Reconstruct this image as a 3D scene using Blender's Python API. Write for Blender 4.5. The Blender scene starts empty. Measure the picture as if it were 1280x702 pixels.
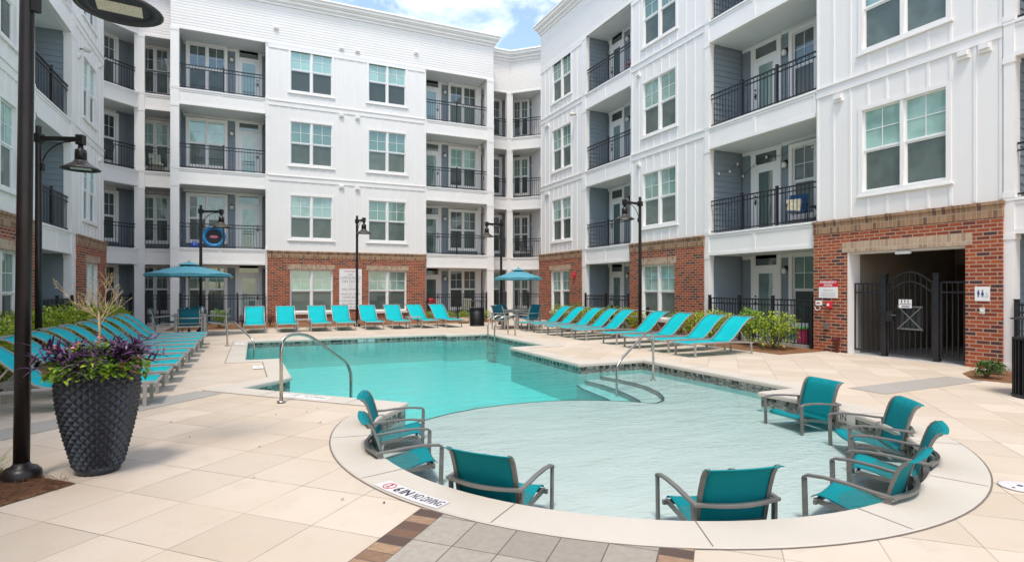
import bpy, bmesh, math, random
from mathutils import Vector, Matrix, noise
from mathutils.geometry import tessellate_polygon
R = math.radians
random.seed(7)
S = bpy.context.scene
COL = S.collection

# ------------------------------------------------------------------ camera, sky, sun, exposure
cam = bpy.data.cameras.new('camera'); co = bpy.data.objects.new('camera', cam); COL.objects.link(co)
cam.sensor_width = 36; cam.lens = 700 / 1280 * 36; cam.shift_y = 9 / 1280
cam.clip_start = 0.05; cam.clip_end = 2000
co.location = (0, 0, 1.5); co.rotation_euler = (R(90), 0, -math.atan2(321, 700))
S.camera = co
SUN_EL, SUN_AZ = R(68), R(212)          # azimuth: compass direction the sun stands in (0 = +Y, clockwise)
w = bpy.data.worlds.new('World'); S.world = w; w.use_nodes = True
nt = w.node_tree; nt.nodes.clear()
out = nt.nodes.new('ShaderNodeOutputWorld'); bg = nt.nodes.new('ShaderNodeBackground')
sky = nt.nodes.new('ShaderNodeTexSky'); sky.sky_type = 'NISHITA'; sky.sun_disc = False
sky.sun_elevation = SUN_EL; sky.sun_rotation = SUN_AZ; sky.air_density = 1.3; sky.dust_density = 0.6
tc = nt.nodes.new('ShaderNodeTexCoord')
mp = nt.nodes.new('ShaderNodeMapping'); mp.inputs['Scale'].default_value = (1, 1, 1.9)
n1 = nt.nodes.new('ShaderNodeTexNoise'); n1.inputs['Scale'].default_value = 4.6; n1.inputs['Detail'].default_value = 9
n1.inputs['Roughness'].default_value = 0.56; n1.inputs['Distortion'].default_value = 0.25
cr = nt.nodes.new('ShaderNodeValToRGB'); cr.color_ramp.elements[0].position = 0.47; cr.color_ramp.elements[1].position = 0.72
mx = nt.nodes.new('ShaderNodeMix'); mx.data_type = 'RGBA'
mx.inputs[7].default_value = (9.2, 8.9, 8.6, 1)
nt.links.new(tc.outputs['Generated'], mp.inputs[0]); nt.links.new(mp.outputs[0], n1.inputs['Vector'])
nt.links.new(n1.outputs['Fac'], cr.inputs[0]); mr = nt.nodes.new('ShaderNodeMapRange'); mr.inputs[3].default_value = .03; nt.links.new(cr.outputs[0], mr.inputs[0]); nt.links.new(mr.outputs[0], mx.inputs[0])
nt.links.new(sky.outputs[0], mx.inputs[6]); nt.links.new(mx.outputs[2], bg.inputs[0])
bg.inputs[1].default_value = 0.15
nt.links.new(bg.outputs[0], out.inputs[0])
sl = bpy.data.lights.new('sun', 'SUN'); so = bpy.data.objects.new('sun', sl); COL.objects.link(so)
sl.energy = 2.0; sl.angle = R(12); sl.color = (1, 0.93, 0.83)
so.rotation_euler = (R(90) - SUN_EL, 0, -SUN_AZ + math.pi)
so.location = (-10, -10, 40)
S.view_settings.view_transform = 'Standard'; S.view_settings.look = 'None'
S.view_settings.gamma = 1; S.view_settings.exposure = 0.83; S.view_settings.use_curve_mapping = False
S.cycles.max_bounces = 8; S.cycles.transparent_max_bounces = 12; S.cycles.volume_bounces = 0
S.cycles.caustics_reflective = False; S.cycles.caustics_refractive = False

# ------------------------------------------------------------------ materials
MATS = {}
class NT:
    def __init__(s, name):
        s.m = bpy.data.materials.new(name); s.m.use_nodes = True; s.t = s.m.node_tree
        s.p = s.t.nodes['Principled BSDF']; s.o = s.t.nodes['Material Output']
        MATS[name] = s.m
    def n(s, kind, **kw):
        x = s.t.nodes.new(kind)
        for k, v in kw.items():
            if k.startswith('_'): setattr(x, k[1:], v)
            else: x.inputs[k.replace('__', ' ')].default_value = v
        return x
    def l(s, a, b): s.t.links.new(a, b)
    def math(s, op, a, b=None, c=None):
        x = s.n('ShaderNodeMath', _operation=op)
        for i, v in enumerate((a, b, c)):
            if v is None: continue
            if isinstance(v, (int, float)): x.inputs[i].default_value = v
            else: s.l(v, x.inputs[i])
        return x.outputs[0]
    def mix(s, f, a, b, mode='MIX'):
        x = s.n('ShaderNodeMix', _data_type='RGBA', _blend_type=mode)
        for i, v in ((0, f), (6, a), (7, b)):
            if isinstance(v, (int, float)): x.inputs[i].default_value = v
            elif isinstance(v, tuple): x.inputs[i].default_value = v if len(v) == 4 else (*v, 1)
            else: s.l(v, x.inputs[i])
        return x.outputs[2]
    def noise(s, scale, detail=4, vec=None, rough=0.55):
        x = s.n('ShaderNodeTexNoise', Scale=scale, Detail=detail, Roughness=rough)
        if vec is not None: s.l(vec, x.inputs['Vector'])
        return x.outputs['Fac']
    def ramp(s, f, a, b):
        x = s.n('ShaderNodeMapRange'); x.inputs[1].default_value = a; x.inputs[2].default_value = b
        s.l(f, x.inputs[0]); return x.outputs[0]
    def bump(s, h, strength=0.3, dist=0.01):
        b = s.n('ShaderNodeBump', Strength=strength, Distance=dist); s.l(h, b.inputs['Height'])
        s.l(b.outputs[0], s.p.inputs['Normal']); return b
def geo_pos(N):
    return N.n('ShaderNodeNewGeometry').outputs['Position']
def simple(name, col, rough=0.5, metal=0.0, var=0.12, scale=6, bump=0.0, bscale=60, spec=0.5):
    N = NT(name); N.p.inputs['Roughness'].default_value = rough; N.p.inputs['Metallic'].default_value = metal
    N.p.inputs['Specular IOR Level'].default_value = spec
    tcn = N.n('ShaderNodeTexCoord'); v = tcn.outputs['Object']
    f = N.noise(scale, 5, v)
    a = tuple(max(0, c * (1 - var)) for c in col); b = tuple(min(1, c * (1 + var)) for c in col)
    N.l(N.mix(N.ramp(f, .3, .7), a, b), N.p.inputs['Base Color'])
    rr = N.ramp(N.noise(scale * 2.7, 3, v), .2, .8)
    N.l(N.math('MULTIPLY_ADD', rr, .18, rough - .09), N.p.inputs['Roughness'])
    if bump: N.bump(N.noise(bscale, 4, v), bump, .004)
    return N.m
simple('white_trim', (.82, .79, .76), .45, var=.03, scale=1.5)
simple('white_column', (.82, .79, .76), .45, var=.03, scale=1.5)
simple('ceiling_white', (.74, .74, .73), .6, var=.03)
simple('vinyl', (.82, .82, .81), .35, var=.02)
simple('grey_metal', (.19, .18, .165), .42, .3, var=.08, scale=9)
simple('silver_metal', (.40, .38, .36), .4, .4, var=.08, scale=9)
simple('black_metal', (.022, .022, .025), .42, .2, var=.25)
simple('bronze_metal', (.016, .012, .011), .38, .2, var=.3)
simple('shade_bronze', (.09, .075, .065), .35, .6, var=.25)
simple('steel', (.50, .46, .41), .27, 1.0, var=.06, scale=30)
simple('screen', (.035, .045, .048), .5, var=.1)
simple('grey_plastic', (.09, .09, .1), .5)
simple('red_paint', (.55, .02, .03), .4); simple('sign_white', (.8, .8, .78), .5, var=.02)
simple('sign_red', (.62, .02, .04), .5, var=.04); simple('ink', (.02, .02, .03), .6); simple('ink_blue', (.03, .06, .2), .6)
simple('ink_grey', (.25, .25, .28), .7); simple('ink_red', (.5, .06, .06), .6)
simple('blue_plastic', (.02, .1, .55), .4); simple('sky_blue', (.03, .3, .65), .4); simple('green_plastic', (.08, .5, .1), .4)
simple('magenta_plastic', (.5, .03, .12), .4); simple('cream_cloth', (.7, .62, .45), .9, var=.2, scale=12)
simple('navy_cloth', (.02, .09, .22), .9); simple('striped_cloth', (.55, .6, .5), .9, var=.4, scale=20)
simple('rock', (.36, .28, .2), .9, var=.35, bump=.8, bscale=12); simple('wood', (.12, .06, .035), .6)
simple('twig', (.42, .30, .16), .75, var=.25, scale=30); simple('stem', (.1, .09, .04), .8)
simple('concrete_grey', (.42, .41, .39), .8, var=.1, bump=.2); simple('globe', (.75, .73, .68), .3, var=.02)
simple('led_panel', (.66, .64, .52), .5, var=.25, scale=60)
simple('dark_passage', (.30, .25, .20), .7, var=.2, scale=1); simple('unseen_roof', (.3, .3, .3), .9)
simple('pool_plaster', (.37, .735, .715), .7, var=.05, scale=2)
simple('step_plaster', (.46, .66, .64), .7, var=.04)
simple('shelf_plaster', (.67, .60, .58), .7, var=.04, scale=1.2)
simple('pink_petals', (.8, .25, .3), .6, var=.3, scale=40)
simple('umbrella_cloth', (.075, .27, .34), .85, var=.08, scale=4, bump=.2, bscale=200)

def cloth(name, col, back):
    N = NT(name); N.p.inputs['Roughness'].default_value = .7; N.p.inputs['Specular IOR Level'].default_value = .2
    tcn = N.n('ShaderNodeTexCoord'); v = tcn.outputs['Object']
    wv = N.n('ShaderNodeTexWave', Scale=90, _bands_direction='Y'); N.l(v, wv.inputs['Vector'])
    info = N.n('ShaderNodeObjectInfo')
    c = N.mix(N.ramp(N.noise(3, 3, v), .25, .75), tuple(x * .88 for x in col), tuple(min(1, x * 1.1) for x in col))
    c = N.mix(N.math('MULTIPLY', wv.outputs['Fac'], .18), c, back)
    c = N.mix(N.math('MULTIPLY', info.outputs['Random'], .22), c, back)
    N.l(c, N.p.inputs['Base Color']); N.bump(wv.outputs['Fac'], .25, .002)
    tr = N.n('ShaderNodeBsdfTranslucent'); N.l(c, tr.inputs[0])
    ms = N.n('ShaderNodeMixShader'); ms.inputs[0].default_value = .1
    N.l(N.p.outputs[0], ms.inputs[1]); N.l(tr.outputs[0], ms.inputs[2]); N.l(ms.outputs[0], N.o.inputs[0])
cloth('turquoise_sling', (.0, .45, .48), (.0, .36, .40))
cloth('teal_sling', (.0, .235, .26), (.0, .16, .19))
cloth('blue_teal_sling', (.015, .17, .24), (.01, .12, .2))

# siding: white boards with faint weathering
def paint(name, col, rough=.55):
    N = NT(name); v = geo_pos(N)
    big = N.ramp(N.noise(.5, 4, v), .3, .7); fine = N.ramp(N.noise(9, 5, v), .3, .7)
    mpn = N.n('ShaderNodeMapping'); mpn.inputs['Scale'].default_value = (6, 6, .35); N.l(v, mpn.inputs[0])
    streak = N.ramp(N.noise(1.2, 5, mpn.outputs[0]), .5, .8)
    c = N.mix(big, tuple(x * .955 for x in col), col)
    c = N.mix(N.math('MULTIPLY', fine, .18), c, tuple(x * .93 for x in col))
    c = N.mix(N.math('MULTIPLY', streak, .22), c, tuple(x * .86 for x in col))
    N.l(c, N.p.inputs['Base Color']); N.p.inputs['Roughness'].default_value = rough
    N.bump(N.noise(35, 4, v), .08, .004)
paint('white_siding', (.82, .79, .76)); paint('white_lap', (.80, .765, .73)); paint('blue_siding', (.23, .275, .31))

def brick(name, c1, c2, c3, mortar, bw, bh, vertical=False, off=.5, msz=.01):
    N = NT(name); uv = N.n('ShaderNodeUVMap').outputs[0]
    if vertical:
        mpn = N.n('ShaderNodeMapping'); mpn.inputs['Rotation'].default_value = (0, 0, R(90)); N.l(uv, mpn.inputs[0]); uv = mpn.outputs[0]
    b = N.n('ShaderNodeTexBrick', Scale=1.0, Mortar__Size=msz, Mortar__Smooth=.15, Brick__Width=bw, Row__Height=bh, Bias=0.0)
    b.offset = off
    b.inputs['Color1'].default_value = (0, 0, 0, 1); b.inputs['Color2'].default_value = (1, 1, 1, 1); b.inputs['Mortar'].default_value = (.5, .5, .5, 1)
    N.l(uv, b.inputs['Vector'])
    cr = N.n('ShaderNodeValToRGB'); e = cr.color_ramp
    e.interpolation = 'LINEAR'; e.elements[0].color = (*c3, 1); e.elements[1].color = (*c2, 1); e.elements[0].position = .08
    x = e.elements.new(.3); x.color = (*c1, 1); x = e.elements.new(.62); x.color = (*[(p + q) / 2 for p, q in zip(c1, c2)], 1)
    N.l(b.outputs['Color'], cr.inputs[0])
    c = N.mix(N.math('MULTIPLY', N.ramp(N.noise(22, 5, uv), .3, .75), .45), cr.outputs[0], tuple(x * .55 for x in c1))
    c = N.mix(b.outputs['Fac'], c, mortar); N.l(c, N.p.inputs['Base Color'])
    N.p.inputs['Roughness'].default_value = .85
    h = N.math('SUBTRACT', 1, b.outputs['Fac']); h = N.math('ADD', h, N.math('MULTIPLY', N.noise(60, 4, uv), .3))
    N.bump(h, .7, .008)
brick('red_brick', (.23, .040, .018), (.44, .095, .028), (.05, .03, .036), (.42, .29, .20), .225, .075)
brick('tan_brick', (.31, .165, .085), (.42, .25, .14), (.15, .075, .045), (.36, .28, .2), .245, .085, True, 0, .008)
brick('pale_brick', (.46, .31, .20), (.54, .40, .27), (.33, .20, .13), (.5, .43, .35), .24, .085, True, 0, .007)
brick('paver_brick', (.19, .10, .06), (.40, .26, .155), (.065, .045, .04), (.1, .08, .07), .19, .105, False, 0, .004)
brick('grey_paver', (.335, .295, .245), (.40, .355, .30), (.29, .25, .21), (.10, .09, .08), .283, .354, False, 0, .0035)

# mosaic tile band
N = NT('mosaic_tile'); uv = N.n('ShaderNodeUVMap').outputs[0]
b = N.n('ShaderNodeTexBrick', Scale=1, Mortar__Size=.002, Brick__Width=.05, Row__Height=.035, Bias=-.1); b.offset = .5
b.inputs['Color1'].default_value = (.004, .005, .006, 1); b.inputs['Color2'].default_value = (.55, .53, .46, 1); b.inputs['Mortar'].default_value = (.2, .2, .19, 1)
N.l(uv, b.inputs['Vector']); N.l(b.outputs['Color'], N.p.inputs['Base Color']); N.p.inputs['Roughness'].default_value = .25

# deck: pale square slabs laid diagonally
N = NT('deck_slabs'); pos = geo_pos(N); sp = N.n('ShaderNodeSeparateXYZ'); N.l(pos, sp.inputs[0])
A = N.math('ADD', sp.outputs[0], sp.outputs[1]); B = N.math('SUBTRACT', sp.outputs[1], sp.outputs[0])
a = N.math('DIVIDE', N.math('SUBTRACT', A, 3.29 - 785), .785); b_ = N.math('DIVIDE', N.math('SUBTRACT', B, 2.65 - 780), .78)
fa, fb = N.math('FRACT', a), N.math('FRACT', b_); ia, ib = N.math('FLOOR', a), N.math('FLOOR', b_)
def edge(f): return N.math('MINIMUM', f, N.math('SUBTRACT', 1, f))
cv = N.n('ShaderNodeCombineXYZ'); N.l(ia, cv.inputs[0]); N.l(ib, cv.inputs[1])
wn = N.n('ShaderNodeTexWhiteNoise', _noise_dimensions='3D'); N.l(cv.outputs[0], wn.inputs['Vector'])
wob = N.math('MULTIPLY', N.noise(9, 3, pos), .003)
ed = N.math('SUBTRACT', N.math('MINIMUM', edge(fa), edge(fb)), wob)
joint = N.math('LESS_THAN', ed, .0052)
# joint darkness varies along its length
jn = N.ramp(N.noise(1.3, 4, pos), .34, .62)
joint = N.math('MULTIPLY', joint, N.math('MULTIPLY_ADD', jn, .75, .2))
c = N.mix(wn.outputs['Value'], (.485, .40, .31), (.60, .50, .405))
c = N.mix(N.math('MULTIPLY', N.ramp(N.noise(1.1, 6, pos, .6), .35, .7), .5), c, (.48, .37, .255))
c = N.mix(N.math('MULTIPLY', N.ramp(N.noise(.35, 3, pos), .45, .7), .4), c, (.60, .54, .46))
c = N.mix(N.math('MULTIPLY', N.ramp(N.noise(70, 6, pos, .7), .4, .75), .14), c, (.36, .30, .25))
c = N.mix(N.math('MULTIPLY', N.ramp(N.noise(3.3, 7, pos, .7), .54, .78), .5), c, (.42, .34, .27))
c = N.mix(N.math('MULTIPLY', N.ramp(N.noise(.8, 8, pos, .75), .62, .70), .22), c, (.36, .29, .22))
c = N.mix(N.math('MULTIPLY', joint, .85), c, (.14, .11, .085)); N.l(c, N.p.inputs['Base Color'])
N.p.inputs['Roughness'].default_value = .78
N.bump(N.math('SUBTRACT', N.math('MULTIPLY', N.noise(60, 5, pos), .35), joint), .45, .006)

def concrete(name, col, jx=None):
    N = NT(name); pos = geo_pos(N)
    c = N.mix(N.ramp(N.noise(1.7, 6, pos, .6), .3, .7), tuple(x * .93 for x in col), col)
    c = N.mix(N.math('MULTIPLY', N.ramp(N.noise(50, 5, pos, .7), .42, .8), .12), c, tuple(x * .6 for x in col))
    c = N.mix(N.math('MULTIPLY', N.ramp(N.noise(.9, 5, pos), .55, .75), .3), c, tuple(x * y for x, y in zip(col, (.92, .86, .78))))
    N.l(c, N.p.inputs['Base Color']); N.p.inputs['Roughness'].default_value = .7
    N.bump(N.noise(45, 5, pos), .25, .004)
concrete('coping_stone', (.54, .485, .415)); concrete('band_slab', (.36, .33, .29)); simple('marking_tile', (.60, .57, .57), .5, var=.03)
concrete('balcony_floor', (.5, .49, .47))
concrete('joint_dark', (.16, .13, .11)); concrete('cast_sill', (.66, .62, .55))

N = NT('pine_straw'); pos = geo_pos(N)
c = N.mix(N.ramp(N.noise(40, 6, pos, .75), .35, .65), (.10, .035, .015), (.42, .20, .085))
c = N.mix(N.math('MULTIPLY', N.ramp(N.noise(3, 3, pos), .4, .7), .5), c, (.16, .07, .035)); N.l(c, N.p.inputs['Base Color'])
N.p.inputs['Roughness'].default_value = .9; N.bump(N.noise(55, 6, pos, .8), 1, .03)

def leafmat(name, cols, trans=.3, rough=.5):
    N = NT(name); at = N.n('ShaderNodeAttribute'); at.attribute_name = 'leafrnd'
    cr = N.n('ShaderNodeValToRGB'); e = cr.color_ramp; e.elements[0].color = (*cols[0], 1); e.elements[1].color = (*cols[-1], 1)
    for i, cc in enumerate(cols[1:-1]): x = e.elements.new((i + 1) / (len(cols) - 1)); x.color = (*cc, 1)
    N.l(at.outputs['Fac'], cr.inputs[0]); N.l(cr.outputs[0], N.p.inputs['Base Color']); N.p.inputs['Roughness'].default_value = rough
    tr = N.n('ShaderNodeBsdfTranslucent'); N.l(cr.outputs[0], tr.inputs[0])
    ms = N.n('ShaderNodeMixShader'); ms.inputs[0].default_value = trans
    N.l(N.p.outputs[0], ms.inputs[1]); N.l(tr.outputs[0], ms.inputs[2]); N.l(ms.outputs[0], N.o.inputs[0])
leafmat('green_leaves', [(.04, .11, .012), (.13, .26, .02), (.25, .40, .03), (.42, .52, .05)])
leafmat('yellow_leaves', [(.06, .13, .012), (.22, .34, .02), (.40, .50, .03), (.58, .60, .05)])
leafmat('purple_leaves', [(.02, .006, .025), (.06, .018, .07), (.11, .04, .13), (.24, .12, .26)], .15, .4)
leafmat('burgundy_leaves', [(.03, .006, .008), (.08, .015, .02), (.13, .03, .04)], .2)
leafmat('dark_leaves', [(.015, .045, .01), (.04, .11, .02), (.09, .2, .03)], .2)
leafmat('blade_leaves', [(.08, .14, .03), (.3, .34, .1), (.45, .42, .2)])
leafmat('bud_leaves', [(.12, .12, .03), (.3, .28, .1)])

# window glass: blind, dim room and reflection patches painted on a glossy pane
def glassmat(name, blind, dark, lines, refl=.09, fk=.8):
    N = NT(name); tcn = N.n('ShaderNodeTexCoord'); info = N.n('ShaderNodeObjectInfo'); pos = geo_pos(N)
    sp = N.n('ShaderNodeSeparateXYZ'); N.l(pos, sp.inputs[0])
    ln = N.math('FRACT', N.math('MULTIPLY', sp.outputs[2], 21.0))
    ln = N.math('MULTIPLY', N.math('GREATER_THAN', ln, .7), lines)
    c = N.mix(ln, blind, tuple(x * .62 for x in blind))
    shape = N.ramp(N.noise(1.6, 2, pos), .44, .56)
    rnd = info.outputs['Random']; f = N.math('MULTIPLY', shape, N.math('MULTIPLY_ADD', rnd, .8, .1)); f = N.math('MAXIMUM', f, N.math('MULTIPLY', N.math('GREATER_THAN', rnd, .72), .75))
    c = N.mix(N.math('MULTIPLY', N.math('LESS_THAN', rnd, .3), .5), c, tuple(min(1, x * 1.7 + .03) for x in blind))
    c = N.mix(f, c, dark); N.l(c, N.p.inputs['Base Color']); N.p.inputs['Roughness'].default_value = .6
    g = N.n('ShaderNodeBsdfGlossy', Roughness=.015); g.inputs[0].default_value = (.86, .97, .95, 1)
    fr = N.n('ShaderNodeFresnel', IOR=1.6)
    bp = N.n('ShaderNodeBump', Strength=.12, Distance=.02); N.l(N.noise(1.4, 2, pos), bp.inputs['Height']); N.l(bp.outputs[0], g.inputs['Normal'])
    ms = N.n('ShaderNodeMixShader'); N.l(N.math('MULTIPLY_ADD', fr.outputs[0], fk, refl), ms.inputs[0])
    N.l(N.p.outputs[0], ms.inputs[1]); N.l(g.outputs[0], ms.inputs[2]); N.l(ms.outputs[0], N.o.inputs[0])
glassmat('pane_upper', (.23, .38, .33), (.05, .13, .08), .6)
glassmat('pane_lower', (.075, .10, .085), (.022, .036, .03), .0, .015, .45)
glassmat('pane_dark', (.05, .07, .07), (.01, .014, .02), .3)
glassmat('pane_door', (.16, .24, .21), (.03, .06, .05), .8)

# water: clear glossy sheet over an absorbing body
N = NT('water'); pos = geo_pos(N)
N.t.nodes.remove(N.p)
mpn = N.n('ShaderNodeMapping'); mpn.inputs['Rotation'].default_value = (0, 0, R(24)); mpn.inputs['Scale'].default_value = (1, 2.4, 1); N.l(pos, mpn.inputs[0])
h = N.math('ADD', N.noise(1.7, 5, mpn.outputs[0], .5), N.math('MULTIPLY', N.noise(9, 4, mpn.outputs[0], .6), .5))
bp = N.n('ShaderNodeBump', Strength=.5, Distance=.045); N.l(h, bp.inputs['Height'])
g = N.n('ShaderNodeBsdfGlossy', Roughness=.03); N.l(bp.outputs[0], g.inputs['Normal'])
t = N.n('ShaderNodeBsdfTransparent'); t.inputs[0].default_value = (.97, .995, .99, 1)
fr = N.n('ShaderNodeFresnel', IOR=1.33); N.l(bp.outputs[0], fr.inputs['Normal'])
ms = N.n('ShaderNodeMixShader'); N.l(fr.outputs[0], ms.inputs[0]); N.l(t.outputs[0], ms.inputs[1]); N.l(g.outputs[0], ms.inputs[2])
N.l(ms.outputs[0], N.o.inputs['Surface'])
va = N.n('ShaderNodeVolumeAbsorption', Density=.36); va.inputs[0].default_value = (.0, .93, .92, 1)
N.l(va.outputs[0], N.o.inputs['Volume'])

# ------------------------------------------------------------------ mesh builder
class MB:
    def __init__(s, frame=None): s.v = []; s.f = []; s.m = []; s.uv = []; s.a = []; s.mats = []; s.fr = frame; s.sm = []
    def mi(s, m):
        if m not in s.mats: s.mats.append(m)
        return s.mats.index(m)
    def P(s, p):
        return s.fr(*p) if s.fr else Vector(p)
    def face(s, pts, m, uv=None, smooth=False, a=0.0):
        i = len(s.v); s.v += [s.P(p) for p in pts]; s.f.append(tuple(range(i, i + len(pts)))); s.m.append(s.mi(m))
        s.uv.append(uv or [(0, 0)] * len(pts)); s.sm.append(smooth); s.a.append(a)
    def box(s, x0, x1, y0, y1, z0, z1, m, a=0.0):
        """in a facade frame: x = along the wall, y = out from the wall, z = up"""
        if x0 > x1: x0, x1 = x1, x0
        if y0 > y1: y0, y1 = y1, y0
        if z0 > z1: z0, z1 = z1, z0
        c = [(x0, y0, z0), (x1, y0, z0), (x1, y1, z0), (x0, y1, z0), (x0, y0, z1), (x1, y0, z1), (x1, y1, z1), (x0, y1, z1)]
        i = len(s.v); s.v += [s.P(p) for p in c]; k = s.mi(m)
        for q, ax in (((0, 1, 5, 4), 1), ((2, 3, 7, 6), 1), ((1, 2, 6, 5), 0), ((3, 0, 4, 7), 0), ((4, 5, 6, 7), 2), ((3, 2, 1, 0), 2)):
            s.f.append(tuple(i + j for j in q)); s.m.append(k); s.sm.append(False); s.a.append(a)
            s.uv.append([(c[j][0], c[j][2]) if ax == 1 else (c[j][1], c[j][2]) if ax == 0 else (c[j][0], c[j][1]) for j in q])
    def sweep(s, path, w, h, m, up=(0, 0, 1), closed=False, round_=False, seg=8, taper=None):
        P = [Vector(p) for p in path]; n = len(P); rings = []
        for i, p in enumerate(P):
            if closed: t = (P[(i + 1) % n] - P[i - 1])
            else: t = (P[min(i + 1, n - 1)] - P[max(i - 1, 0)])
            t.normalize(); u = Vector(up)
            if abs(t.dot(u)) > .97: u = Vector((1, 0, 0)) if abs(t.x) < .9 else Vector((0, 1, 0))
            sd = t.cross(u).normalized(); nn = sd.cross(t).normalized(); k = 1 if taper is None else taper[i]
            # keep the width at bends
            if 0 < i < n - 1 and not round_:
                a1 = (P[i] - P[i - 1]).normalized(); c = max(.5, a1.dot(t)); k2 = 1 / c
            else: k2 = 1
            if round_:
                ring = [p + (sd * math.cos(q * 2 * math.pi / seg) * w + nn * math.sin(q * 2 * math.pi / seg) * h) * k * .5 for q in range(seg)]
            else:
                ring = [p + (sd * x * w * .5 * k + nn * y * h * .5 * k * k2) for x, y in ((-1, -1), (1, -1), (1, 1), (-1, 1))]
            rings.append(ring)
        L = len(rings[0]); mi = s.mi(m); base = len(s.v)
        for r_ in rings: s.v += [s.P(tuple(q)) for q in r_]
        rng = range(n if closed else n - 1)
        for i in rng:
            j = (i + 1) % n
            for q in range(L):
                q2 = (q + 1) % L
                s.f.append((base + i * L + q, base + i * L + q2, base + j * L + q2, base + j * L + q)); s.m.append(mi)
                s.uv.append([(0, 0), (.05, 0), (.05, .1), (0, .1)]); s.sm.append(round_); s.a.append(0)
        if not closed:
            for i in (0, n - 1):
                fc = tuple(base + i * L + q for q in range(L)); s.f.append(fc if i else fc[::-1]); s.m.append(mi)
                s.uv.append([(0, 0)] * L); s.sm.append(False); s.a.append(0)
    def lathe(s, prof, cx, cy, m, seg=20, z0=0, smooth=True):
        base = len(s.v); mi = s.mi(m); n = len(prof)
        for r, z in prof:
            s.v += [s.P((cx + r * math.cos(2 * math.pi * q / seg), cy + r * math.sin(2 * math.pi * q / seg), z0 + z)) for q in range(seg)]
        for i in range(n - 1):
            for q in range(seg):
                q2 = (q + 1) % seg
                s.f.append((base + i * seg + q, base + i * seg + q2, base + (i + 1) * seg + q2, base + (i + 1) * seg + q)); s.m.append(mi)
                s.uv.append([(0, 0)] * 4); s.sm.append(smooth); s.a.append(0)
        for i in (0, n - 1):
            if prof[i][0] > 1e-4:
                fc = tuple(base + i * seg + q for q in range(seg)); s.f.append(fc[::-1] if i == 0 else fc); s.m.append(mi)
                s.uv.append([(0, 0)] * seg); s.sm.append(False); s.a.append(0)
    def prism(s, poly, z0, z1, m, mtop=None, top=True, bottom=False, sides=True):
        n = len(poly); tri = tessellate_polygon([[Vector((p[0], p[1], 0)) for p in poly]])
        def area(t): a, b, c = [poly[i] for i in t]; return (b[0] - a[0]) * (c[1] - a[1]) - (c[0] - a[0]) * (b[1] - a[1])
        for t in tri:
            t = t if area(t) > 0 else t[::-1]
            if top: s.face([(poly[i][0], poly[i][1], z1) for i in t], mtop or m, [(poly[i][0], poly[i][1]) for i in t])
            if bottom: s.face([(poly[i][0], poly[i][1], z0) for i in t[::-1]], m, [(poly[i][0], poly[i][1]) for i in t[::-1]])
        if sides:
            ar = sum(poly[i][0] * poly[(i + 1) % n][1] - poly[(i + 1) % n][0] * poly[i][1] for i in range(n)); d = 0
            for i in range(n):
                a, b = poly[i], poly[(i + 1) % n]; L = math.dist(a[:2], b[:2])
                q = [(a[0], a[1], z0), (b[0], b[1], z0), (b[0], b[1], z1), (a[0], a[1], z1)]; u = [(d, z0), (d + L, z0), (d + L, z1), (d, z1)]
                if ar < 0: q, u = q[::-1], u[::-1]
                s.face(q, m, u); d += L
    def build(s, name, parent=None, merge=False, bevel=0.0):
        if s.fr and (s.fr(1, 0, 0) - s.fr(0, 0, 0)).cross(s.fr(0, 1, 0) - s.fr(0, 0, 0)).z < 0:
            s.f = [f[::-1] for f in s.f]; s.uv = [u[::-1] for u in s.uv]
        me = bpy.data.meshes.new(name)
        me.from_pydata([tuple(v) for v in s.v], [], s.f)
        for m in s.mats: me.materials.append(MATS[m])
        me.polygons.foreach_set('material_index', s.m); me.polygons.foreach_set('use_smooth', s.sm)
        ul = me.uv_layers.new(name='UVMap'); flat = [c for f in s.uv for p in f for c in p]; ul.data.foreach_set('uv', flat)
        if any(s.a):
            at = me.attributes.new('leafrnd', 'FLOAT', 'FACE'); at.data.foreach_set('value', s.a)
        if merge:
            b = bmesh.new(); b.from_mesh(me); bmesh.ops.remove_doubles(b, verts=b.verts, dist=1e-4)
            bmesh.ops.recalc_face_normals(b, faces=b.faces); b.to_mesh(me); b.free()
        o = bpy.data.objects.new(name, me); COL.objects.link(o)
        if parent is not None:
            o.parent = parent
            if s.fr or getattr(s, 'world', False): o.matrix_parent_inverse = Matrix.Translation(-parent.location)
        if bevel:
            b = o.modifiers.new('bevel', 'BEVEL'); b.width = bevel; b.segments = 2; b.limit_method = 'ANGLE'; b.angle_limit = R(50)
        return o
def tag(o, label=None, cat=None, group=None, kind=None):
    for k, v in (('label', label), ('category', cat), ('group', group), ('kind', kind)):
        if v: o[k] = v
    return o
def empty(name, loc=(0, 0, 0), rz=0, label=None, cat=None, group=None):
    o = bpy.data.objects.new(name, None); o.location = loc; o.rotation_euler = (0, 0, rz); o.empty_display_size = .2
    COL.objects.link(o); return tag(o, label, cat, group)
def copy_tree(o, parent=None):
    c = o.copy(); COL.objects.link(c)
    if parent is not None: c.parent = parent
    for ch in o.children: copy_tree(ch, c)
    return c
def put(o, x, y, z=0, rz=0, label=None, sc=None, group=None):
    o.location = (x, y, z); o.rotation_euler = (0, 0, rz)
    if sc: o.scale = sc if isinstance(sc, tuple) else (sc,) * 3
    if label: o['label'] = label
    if group: o['group'] = group
    return o
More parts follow.
